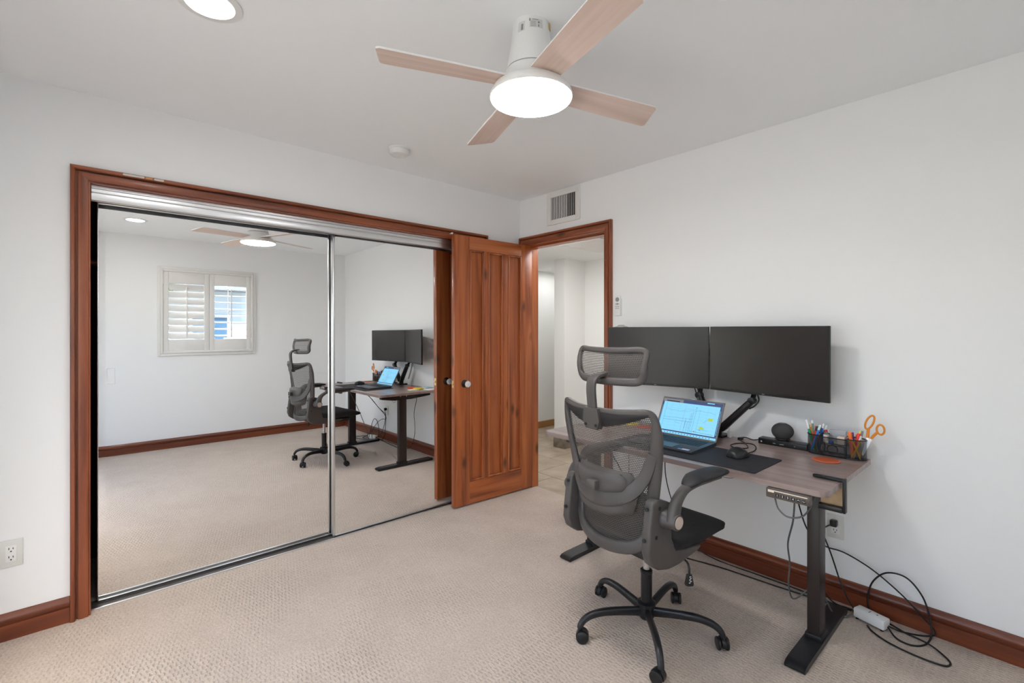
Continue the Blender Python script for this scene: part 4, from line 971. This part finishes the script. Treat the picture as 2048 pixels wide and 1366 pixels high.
for i, (y, c, lab) in enumerate(((-2.292, 'e6e2dc', 'white binder clip in the tray'), (-2.310, '2a5fc4', 'blue push pin box in the tray'), (-2.328, 'b9a89a', 'beige staple pack in the tray'))):
    tag(bxo(('binder_clip', 'pin_box', 'staple_pack')[i], (-.136, y - .008, DZ + .061), (-.122, y + .006, DZ + .073), col(c, .5), bev=.003), lab, ('clip', 'box', 'staples')[i])
# scissors
sc = thing('scissors', 'orange handled scissors standing in the right cup', 'scissors', (rx, -2.420, DZ + .004)); sc.rotation_euler = (math.radians(16), 0, 0)
# local: blades down, plane y-z, the handles up
def ringpts(cy_, cz_, ry, rz_, rot_, n_=28):
    return [(0, cy_ + ry * math.cos(a) * math.cos(rot_) - rz_ * math.sin(a) * math.sin(rot_), cz_ + ry * math.cos(a) * math.sin(rot_) + rz_ * math.sin(a) * math.cos(rot_)) for a in [2 * PI * k / n_ for k in range(n_)]]
ORG = col('e08a2a', .4)
bm = NB(); prism(bm, [(-.004, 0), (.003, .01), (.009, .115), (-.001, .115)], lambda y, z, t: (t, y, z), .0005, .002); obj('blade', bm, CHROME, sc, local=True)
bm = NB(); prism(bm, [(-.003, 0), (.004, .01), (-.006, .115), (-.016, .115)], lambda y, z, t: (t, y, z), -.002, -.0005); obj('blade', bm, CHROME, sc, local=True)
bm = NB(); sweep(bm, ringpts(.016, .176, .013, .034, .10), (.0042, .0045), (1, 0, 0), 10, closed=True); sweep(bm, [(0, .004, .105), (0, .008, .125), (0, .012, .145)], [(.006, .004)] * 3, (1, 0, 0), 10); obj('handle', bm, ORG, sc, 60, local=True)
bm = NB(); sweep(bm, ringpts(-.030, .160, .014, .022, -.30), (.0042, .0045), (1, 0, 0), 10, closed=True); sweep(bm, [(0, -.009, .105), (0, -.014, .122), (0, -.022, .142)], [(.006, .004)] * 3, (1, 0, 0), 10); obj('handle', bm, ORG, sc, 60, local=True)
bm = NB(); lathe(bm, [(.004, -.003), (.004, .003)], (0, -.001, .098), 12, 'X'); obj('pivot', bm, ALU, sc, 40, local=True)

# ------------------------------------------------------------------ office chair (local frame: x forward, y to its left)
ch = thing('office_chair', 'dark grey mesh office chair with headrest and black seat', 'chair', (-.921, -1.812, 0), math.radians(-6))
def part(name, bm, m, smooth=50, parent=None, label=None):
    if parent is not None: bmesh.ops.translate(bm, vec=-Vector(parent.location), verts=bm.verts[:])
    return obj(name, bm, m, parent or ch, smooth, local=True, label=label)
def lerp_tab(tab, z):
    if z <= tab[0][0]: return tab[0][1]
    for (z0, v0), (z1, v1) in zip(tab, tab[1:]):
        if z <= z1: return v0 + (v1 - v0) * (z - z0) / (z1 - z0)
    return tab[-1][1]
# base
bm = NB(); lathe(bm, [(.020, .062), (.030, .066), (.034, .075), (.034, .118), (.040, .122), (.040, .134), (.030, .139)], (0, 0, 0), 28); part('hub', bm, BLACKM, 40)
bm = NB(); lathe(bm, [(.024, .134), (.024, .262), (.026, .264), (.026, .276), (.022, .279)], (0, 0, 0), 28); part('column_cover', bm, BLACKP, 40)
bm = NB(); lathe(bm, [(.0135, .276), (.0135, .405)], (0, 0, 0), 24); part('gas_piston', bm, mat('satin_steel', (.55, .53, .52), .35, metal=.7), 40)
for k in range(5):
    th = math.radians(12 + 72 * k); c_, s_ = math.cos(th), math.sin(th)
    prof = [(.030, .096), (.09, .104), (.16, .111), (.215, .112), (.262, .104), (.292, .088), (.307, .068), (.311, .056)]
    bm = NB(); sweep(bm, smooth_path([(r_ * c_, r_ * s_, z) for r_, z in prof], 5), [(.0125 + .0015 * math.sin(PI * i / 35), .021 - .011 * (i / 35) ** .8) for i in range(36)], (0, 0, 1) if False else [(-c_ * .35 * (i / 35) ** 2 * 4 * -1, -s_ * .35 * (i / 35) ** 2 * 4 * -1, 1) for i in range(36)], 14, 2.6)
    leg = part('base_leg', bm, BLACKM, 50)
    cx_, cy_ = .311 * c_, .311 * s_; ra = th + (.5, 1.9, -.4, .9, -1.2)[k]
    R = Matrix.Translation((cx_ - .012 * math.cos(ra), cy_ - .012 * math.sin(ra), 0)) @ Matrix.Rotation(ra, 4, 'Z')
    bm = NB(); lathe(bm, [(.006, .040), (.006, .060)], (.012, 0, 0), 10)
    poly = [(.0275 * math.cos(math.radians(a)), .026 + .0275 * math.sin(math.radians(a))) for a in range(-15, 196, 15)] + [(-.018, .018), (.018, .018)]
    prism(bm, poly, lambda u, z, t: (u, t, z), -.009, .009)
    bmesh.ops.transform(bm, matrix=R, verts=bm.verts[:]); cs = part('caster', bm, BLACKP, 40)
    for sgn in (-1, 1):
        bm = NB(); y0_, y1_ = (.0095, .0235) if sgn > 0 else (-.0235, -.0095)
        lathe(bm, [(.010, y0_), (.0235, y0_), (.0255, y0_ + .002), (.0255, y1_ - .004), (.021, y1_), (.008, y1_ + .0005)], (0, 0, .0257), 28, 'Y')
        bmesh.ops.transform(bm, matrix=R, verts=bm.verts[:]); part('wheel', bm, BLACKP, 40, cs)
# seat mechanism and lever
bm = NB(); box(bm, (-.13, -.075, .400), (.10, .075, .445), .010); box(bm, (-.20, -.19, .425), (.16, .19, .455), .008); part('tilt_mechanism', bm, BLACKP, 40)
bm = NB(); tube(bm, smooth_path([(-.03, -.07, .420), (-.035, -.17, .420), (-.040, -.225, .412), (-.048, -.243, .395), (-.050, -.245, .360)], 6), .0042, 10); lv = part('height_lever', bm, BLACKM, 60)
bm = NB(); prism(bm, [(-.008, .372), (.008, .372), (.016, .335), (.012, .326), (-.012, .326), (-.016, .335)], lambda u, z, t: (-.051 + u * .75, -.246 + t - u * .5, z), -.005, .005); bevel_all(bm, .002); part('lever_paddle', bm, BLACKP, 40, lv)
bm = NB()
for z, u0, u1 in ((.362, -.004, .004), (.356, -.001, .005), (.350, -.005, .002), (.344, -.002, .006), (.338, -.006, .001)):
    prism(bm, [(u0, z), (u1, z + .001), (u1, z + .0035), (u0, z + .0025)], lambda u, zz, t: (-.051 + u * .75 - .0004, -.246 + t - u * .5, zz), -.0058, -.0052)
part('lever_symbol', bm, WHITE, None, lv)
# seat: black cushion
bm = NB(); rings = []
NSEG = 22
for i in range(NSEG + 1):
    t = i / NSEG; a = -.185 + .455 * t; e = min(t / .10, (1 - t) / .14, 1.0); e = math.sqrt(max(0.02, 1 - (1 - e) ** 2))
    hw = (.215 + .035 * math.sin(PI * min(1, t * .75 + .12))) * (.84 + .16 * e); top = .522 + .010 * math.sin(PI * t) - .024 * max(0, t - .78) / .22; bot = .452 + .012 * t
    zc, hz = (top + bot) / 2, (top - bot) / 2 * e; ring = []
    for k in range(32):
        an = 2 * PI * k / 32; ca, sa = math.cos(an), math.sin(an)
        y = hw * math.copysign(abs(ca) ** (2 / 4.2), ca); z = zc + hz * math.copysign(abs(sa) ** (2 / 2.8), sa)
        if sa > 0: z += .010 * (abs(y) / .25) ** 2
        ring.append(Vector((a, y, z)))
    rings.append(ring)
loft(bm, rings); part('seat', bm, BLACKF, 60)
# back frame
HWT = [(.470, .06), (.490, .135), (.525, .170), (.58, .186), (.64, .193), (.72, .206), (.80, .221), (.88, .233), (.95, .239), (1.01, .238)]
ASD = [(.470, -.222), (.525, -.216), (.58, -.213), (.64, -.214), (.72, -.219), (.80, -.227), (.88, -.237), (.95, -.246), (1.03, -.256)]
BUL = [(.47, .050), (.70, .070), (.85, .068), (1.03, .070)]
def back_a(b, z):
    hw = max(lerp_tab(HWT, max(z, .58)), .18); u = min(1, abs(b) / hw)
    return lerp_tab(ASD, z) - lerp_tab(BUL, z) * (1 - u ** 2.2)
half = [(0, 1.012), (.10, 1.014), (.175, 1.020), (.215, 1.022), (.235, 1.005), (.240, .95), (.234, .88), (.222, .80), (.207, .72), (.194, .64), (.187, .58), (.172, .524), (.130, .489), (.065, .473), (0, .468)]
loop = half + [(-b, z) for b, z in half[-2:0:-1]]
path = smooth_path([(back_a(b, z), b, z) for b, z in loop], 5, closed=True)
bm = NB(); hints = []; sizes = []
for p in path:
    sgn = p.y / .24
    hints.append((1, -.45 * sgn, 0)); zz = p.z
    wd = .024 if zz > .6 else .024 + .002 * (.6 - zz) / .13
    if zz > .93: wd += (.0125 - .024) * min(1, (zz - .93) / .075)
    sizes.append((wd, .012))
sweep(bm, path, sizes, hints, 14, 3.0, closed=True); part('back_frame', bm, CHAIR, 50)
# mesh
def meshpt(u, v):
    z = .482 + v * .525; hw = lerp_tab(HWT, z) - .006; b = (2 * u - 1) * hw
    return (back_a(b, z) + .006, b, z)
bm = NB(); gridf(bm, meshpt, 40, 44, (.47, .52)); part('back_mesh', bm, MESHC, 60)
# fabric band along the top
bm = NB()
def band(u, v):
    b = (2 * u - 1) * .226; lo = .948 + .062 * (abs(b) / .226) ** 1.8; hi = 1.020 + .002 * abs(b); z = lo + (hi - lo) * v
    return (back_a(b, z) - .008 - .008 * math.sin(PI * v), b, z)
vv = gridf(bm, band, 32, 8); bmesh.ops.solidify(bm, geom=bm.faces[:], thickness=.012); part('top_band', bm, mat('band_fabric', (.062, .055, .055), .75, bump=.3, bscale=700), 60)
# lumbar bar across the back
bm = NB(); pb = smooth_path([(back_a(b, z) - .006 - .028 * max(0, 1 - (b / .2) ** 2), b, z) for b, z in ((.224, .865), (.190, .775), (.150, .715), (.10, .683), (.05, .668), (0, .664), (-.05, .668), (-.10, .683), (-.150, .715), (-.190, .775), (-.224, .865))], 4)
sweep(bm, pb, [(.020 + .013 * math.sin(PI * i / 40), .007) for i in range(41)], [(1, -.35 * p.y / .2, .0) for p in pb], 12, 3.5); part('lumbar_bar', bm, CHAIR, 50)
# lumbar cushion
def pillow(z0, z1, w, d0, name, m, inset=0.0, thick=.026):
    bm = NB(); nu, nv = 20, 12
    def f(u, v, s):
        su, sv = 2 * u - 1, 2 * v - 1; b = su * w * math.sqrt(1 - .22 * sv * sv); zc = (z0 + z1) / 2; z = zc + sv * (z1 - z0) / 2 * math.sqrt(1 - .28 * su * su) + .012 * su * su
        e = max(0, (1 - abs(su) ** 4) * (1 - abs(sv) ** 4)) ** .5
        return Vector((back_a(b, zc) - d0 - s * thick * e, b, z))
    A = gridf(bm, lambda u, v: f(u, v, 1), nu, nv); B = gridf(bm, lambda u, v: f(u, v, 0), nu, nv)
    bmesh.ops.remove_doubles(bm, verts=bm.verts[:], dist=.0004)
    return part(name, bm, m, 60)
lum = pillow(.592, .782, .156, .004, 'lumbar_cushion', CHAIRP, thick=.030)
pillow(.690, .768, .132, .026, 'lumbar_panel', CHAIR, thick=.014)
pillow(.600, .662, .132, .026, 'lumbar_panel', CHAIR, thick=.016)
bm = NB(); box(bm, (-.356, -.030, .700), (-.326, .016, .738), .005); part('lumbar_tab', bm, CHAIRP, 40)
# headrest stem and clamp
bm = NB(); prism(bm, [(-.036, 1.022), (.036, 1.022), (.045, .972), (.030, .938), (-.030, .938), (-.045, .972)], lambda b, z, t: (-.330 + t - (z - .98) * .05, b, z), -.016, .016); bevel_all(bm, .004); part('stem_clamp', bm, CHAIR, 40)
for b in (-.028, .028): bm = NB(); lathe(bm, [(.0065, -.3455), (.0065, -.348), (.003, -.348), (.003, -.3465)], (0, b, .955), 12, 'X'); part('screw', bm, DARK, 40)
bm = NB(); sp_ = smooth_path([(-.332, 0, .985), (-.338, 0, 1.04), (-.343, 0, 1.095), (-.338, 0, 1.128), (-.315, 0, 1.146), (-.285, 0, 1.152), (-.262, 0, 1.155)], 5)
sweep(bm, sp_, [(.0235, .008)] * len(sp_), [Vector((-(sp_[min(i + 1, len(sp_) - 1)] - sp_[max(i - 1, 0)]).z, 0, (sp_[min(i + 1, len(sp_) - 1)] - sp_[max(i - 1, 0)]).x)) for i in range(len(sp_))], 12, 4); part('headrest_stem', bm, CHAIR, 40)
def head_a(b, z): return -.290 + .055 * (abs(b) / .18) ** 2 + .03 * (1.19 - z) * -1 + .018 * ((z - 1.19) / .065) ** 2
hh_ = [(0, 1.250), (.10, 1.252), (.155, 1.254), (.178, 1.243), (.181, 1.215), (.176, 1.180), (.172, 1.150), (.150, 1.131), (.10, 1.127), (0, 1.126)]
hl_ = hh_ + [(-b, z) for b, z in hh_[-2:0:-1]]
hp = smooth_path([(head_a(b, z), b * .985, z) for b, z in hl_], 5, closed=True)
bm = NB(); sweep(bm, hp, [(.012 if p.z > 1.2 else .016, .011) for p in hp], [(1, -.6 * p.y / .18, 0) for p in hp], 12, 2.8, closed=True); part('headrest_frame', bm, CHAIR, 50)
bm = NB(); gridf(bm, lambda u, v: (head_a((2 * u - 1) * .172, 1.133 + .115 * v) + .003, (2 * u - 1) * .172, 1.133 + .115 * v), 28, 12, (.36, .118)); part('headrest_mesh', bm, MESHC, 60)
# side brackets, arms and pads
for s in (-1, 1):
    pol = [(-.262, .688), (-.235, .700), (-.160, .676), (-.150, .655), (-.152, .600), (-.143, .530), (-.118, .486), (-.060, .470), (.040, .462), (.055, .452), (.030, .440), (-.100, .418), (-.165, .418), (-.225, .432), (-.268, .462), (-.284, .505), (-.276, .580)]
    bm = NB(); prism(bm, pol, lambda a, z, t: (a, s * t, z), .196, .236)
    bmesh.ops.recalc_face_normals(bm, faces=bm.faces[:]); bevel_all(bm, .009, 3); br = part('side_bracket', bm, CHAIR, 50)
    for a, z in ((-.222, .664), (-.242, .560)): bm = NB(); lathe(bm, [(.008, s * .2362), (.008, s * .2370), (.004, s * .2370), (.004, s * .2364)], (a, 0, z), 14, 'Y'); part('screw', bm, DARK, 40, br)
    for a, z in ((-.222, .664), (-.250, .552)): bm = NB(); lathe(bm, [(.0075, -.2835 if z < .6 else -.269), (.0075, -.288 if z < .6 else -.273)], (0, s * .214, z), 14, 'X'); part('screw', bm, DARK, 40, br)
    bm = NB(); lathe(bm, [(.036, s * .220), (.036, s * .248), (.031, s * .256), (.031, s * .290), (.028, s * .296)], (-.190, 0, .622), 28, 'Y'); part('arm_pivot', bm, CHAIR, 40)
    bm = NB(); lathe(bm, [(.023, s * .2962), (.0225, s * .2985), (.001, s * .299)], (-.190, 0, .622), 28, 'Y'); part('pivot_cap', bm, TAN, 40, label='pale round cap')
    ap = smooth_path([(-.192, s * .274, .622), (-.186, s * .274, .660), (-.168, s * .275, .697), (-.125, s * .276, .728), (-.06, s * .277, .740), (.03, s * .277, .742), (.10, s * .276, .742)], 5)
    bm = NB(); n_ = len(ap); sweep(bm, ap, [(.031 - .018 * min(1, i / 14), .019) for i in range(n_)], (0, 1, 0), 14, 3); part('armrest', bm, CHAIR, 50)
    bm = NB(); rings = []
    for i in range(19):
        t = i / 18; a = -.128 + .290 * t; e = max(0, 1 - abs(2 * t - 1) ** 3.2) ** .5; zc = .757 + .004 * math.sin(PI * t) - .020 * max(0, .22 - t) / .22 * 1.0 - .006 * max(0, t - .8) / .2
        rings.append([Vector((a, s * .276 + .043 * max(e, .05) * math.copysign(abs(math.cos(q_)) ** .75, math.cos(q_)), zc + .016 * max(e, .05) * math.copysign(abs(math.sin(q_)) ** .8, math.sin(q_)))) for q_ in [2 * PI * k / 20 for k in range(20)]])
    loft(bm, rings); part('arm_pad', bm, PADM, 60)

# ------------------------------------------------------------------ power brick, plugs and cables by the wall
pa = thing('power_brick', 'white power adapter box lying on the carpet by the baseboard', 'power adapter', (-.112, -2.462, 0), math.radians(-16))
bm = NB(); box(bm, (-.026, -.062, .008), (.026, .062, .050), .005); obj('body', bm, WHITE, pa, 40, local=True)
tb = text_bm('Uplift', .011, Matrix.Translation((0, .012, .0502)) @ Matrix.Rotation(PI, 4, 'Z')) if False else NB()
box(tb, (-.010, .004, .0500), (.010, .009, .0503)); obj('printed_mark', tb, GREYM, pa, local=True)
bm = NB(); lathe(bm, [(.0035, .0500), (.0035, .0504)], (.003, -.022, 0), 12); obj('led', bm, DARK, pa, 40, local=True)
bm = NB(); box(bm, (-.014, .062, .016), (.010, .072, .034), .002); obj('socket', bm, BRASS, pa, 40, local=True)
for x in (-.016, .016):
    for y in (-.05, .05): bm = NB(); lathe(bm, [(.006, 0), (.006, .0082)], (x, y, 0), 12); obj('rubber_foot', bm, DARK, pa, 40, local=True)
pl = thing('power_plug', 'black plug in the upper socket of the outlet under the desk', 'plug', (-.009, -2.297, .378))
bm = NB(); box(bm, (-.040, -2.310, .366), (-.0092, -2.280, .398), .006); obj('plug_body', bm, BLACKP, pl, 40)
cable('cord', [(-.036, -2.285, .375), (-.045, -2.268, .362), (-.05, -2.24, .335), (-.055, -2.22, .28), (-.06, -2.225, .17), (-.06, -2.25, .07), (-.062, -2.30, .012), (-.068, -2.36, .010), (-.085, -2.388, .020)], .0035, CABLE, pl)
cable('power_cable', [(-.10, -2.398, .028), (-.065, -2.36, .055), (-.045, -2.325, .12), (-.035, -2.29, .22), (-.04, -2.262, .30), (-.06, -2.25, .345), (-.14, -2.24, .42), (-.22, -2.235, .52), (-.30, -2.225, .60), (-.36, -2.22, .672)], .0034, CABLE, pa)
cable('looped_cable', [(-.35, -2.215, .672), (-.22, -2.20, .50), (-.08, -2.20, .33), (-.036, -2.26, .262), (-.034, -2.34, .256), (-.034, -2.45, .215), (-.034, -2.56, .140), (-.034, -2.63, .072), (-.036, -2.665, .040), (-.045, -2.668, .018), (-.06, -2.63, .0045), (-.09, -2.57, .0045), (-.105, -2.535, .012), (-.118, -2.522, .022)], .0034, CABLE, pa)
cable('coiled_cable', [(-.122, -2.522, .018), (-.165, -2.560, .0045), (-.175, -2.610, .0045), (-.130, -2.648, .0045), (-.07, -2.662, .022), (-.045, -2.655, .08), (-.040, -2.630, .165), (-.038, -2.575, .226), (-.038, -2.505, .222), (-.040, -2.455, .165), (-.040, -2.435, .09), (-.045, -2.44, .03), (-.052, -2.47, .0045), (-.06, -2.52, .0046), (-.09, -2.58, .0046), (-.125, -2.66, .0112), (-.165, -2.715, .0046), (-.205, -2.735, .0046), (-.240, -2.715, .0046), (-.245, -2.63, .0046), (-.225, -2.54, .0046), (-.185, -2.48, .0046), (-.150, -2.455, .005)], .0036, CABLE, pa)
for i, (pts, r_, m_, lab) in enumerate((
    ([(-.50, -2.285, .672), (-.47, -2.262, .60), (-.42, -2.238, .48), (-.38, -2.205, .36), (-.34, -2.20, .25), (-.31, -2.185, .14), (-.29, -2.20, .07), (-.25, -2.25, .12), (-.22, -2.27, .13), (-.20, -2.30, .09), (-.18, -2.33, .02), (-.15, -2.37, .006), (-.13, -2.392, .018)], .0038, GREYC, 'grey cable hanging from the keypad down beside the right desk leg'),
    ([(-.45, -1.22, .672), (-.40, -1.25, .58), (-.34, -1.28, .46), (-.30, -1.30, .30), (-.26, -1.36, .12), (-.22, -1.45, .01), (-.16, -1.60, .0045), (-.12, -1.80, .0045), (-.10, -2.05, .0045), (-.08, -2.25, .0045), (-.088, -2.38, .014)], .0034, CABLE, 'black cable dropping from the left end of the desk and along the carpet'),
    ([(-.12, -1.40, .706), (-.10, -1.42, .60), (-.12, -1.44, .45), (-.10, -1.46, .32), (-.08, -1.50, .20), (-.07, -1.58, .06), (-.05, -1.72, .0045), (-.05, -1.95, .0045), (-.05, -2.15, .0045), (-.07, -2.34, .006), (-.09, -2.382, .018)], .0030, CABLE, 'thin black cable hanging behind the desk under the left monitor'),
    ([(-.05, -1.10, .69), (-.035, -1.11, .55), (-.035, -1.12, .40), (-.04, -1.10, .25), (-.035, -1.08, .12), (-.035, -1.05, .0045), (-.04, -1.00, .0045)], .0022, GREYC, 'thin grey cable running down the wall left of the desk'),
    ([(-.20, -1.70, .706), (-.18, -1.72, .60), (-.16, -1.80, .53), (-.15, -1.88, .54), (-.15, -1.93, .62), (-.16, -1.95, .706)], .0016, GREYC, 'thin pale wire drooping in a loop below the middle of the desk'))):
    cable(('keypad_lead', 'desk_cable', 'monitor_cable', 'wall_cable', 'drooping_wire')[i], pts, r_, m_, kp if i == 0 else None, lab)
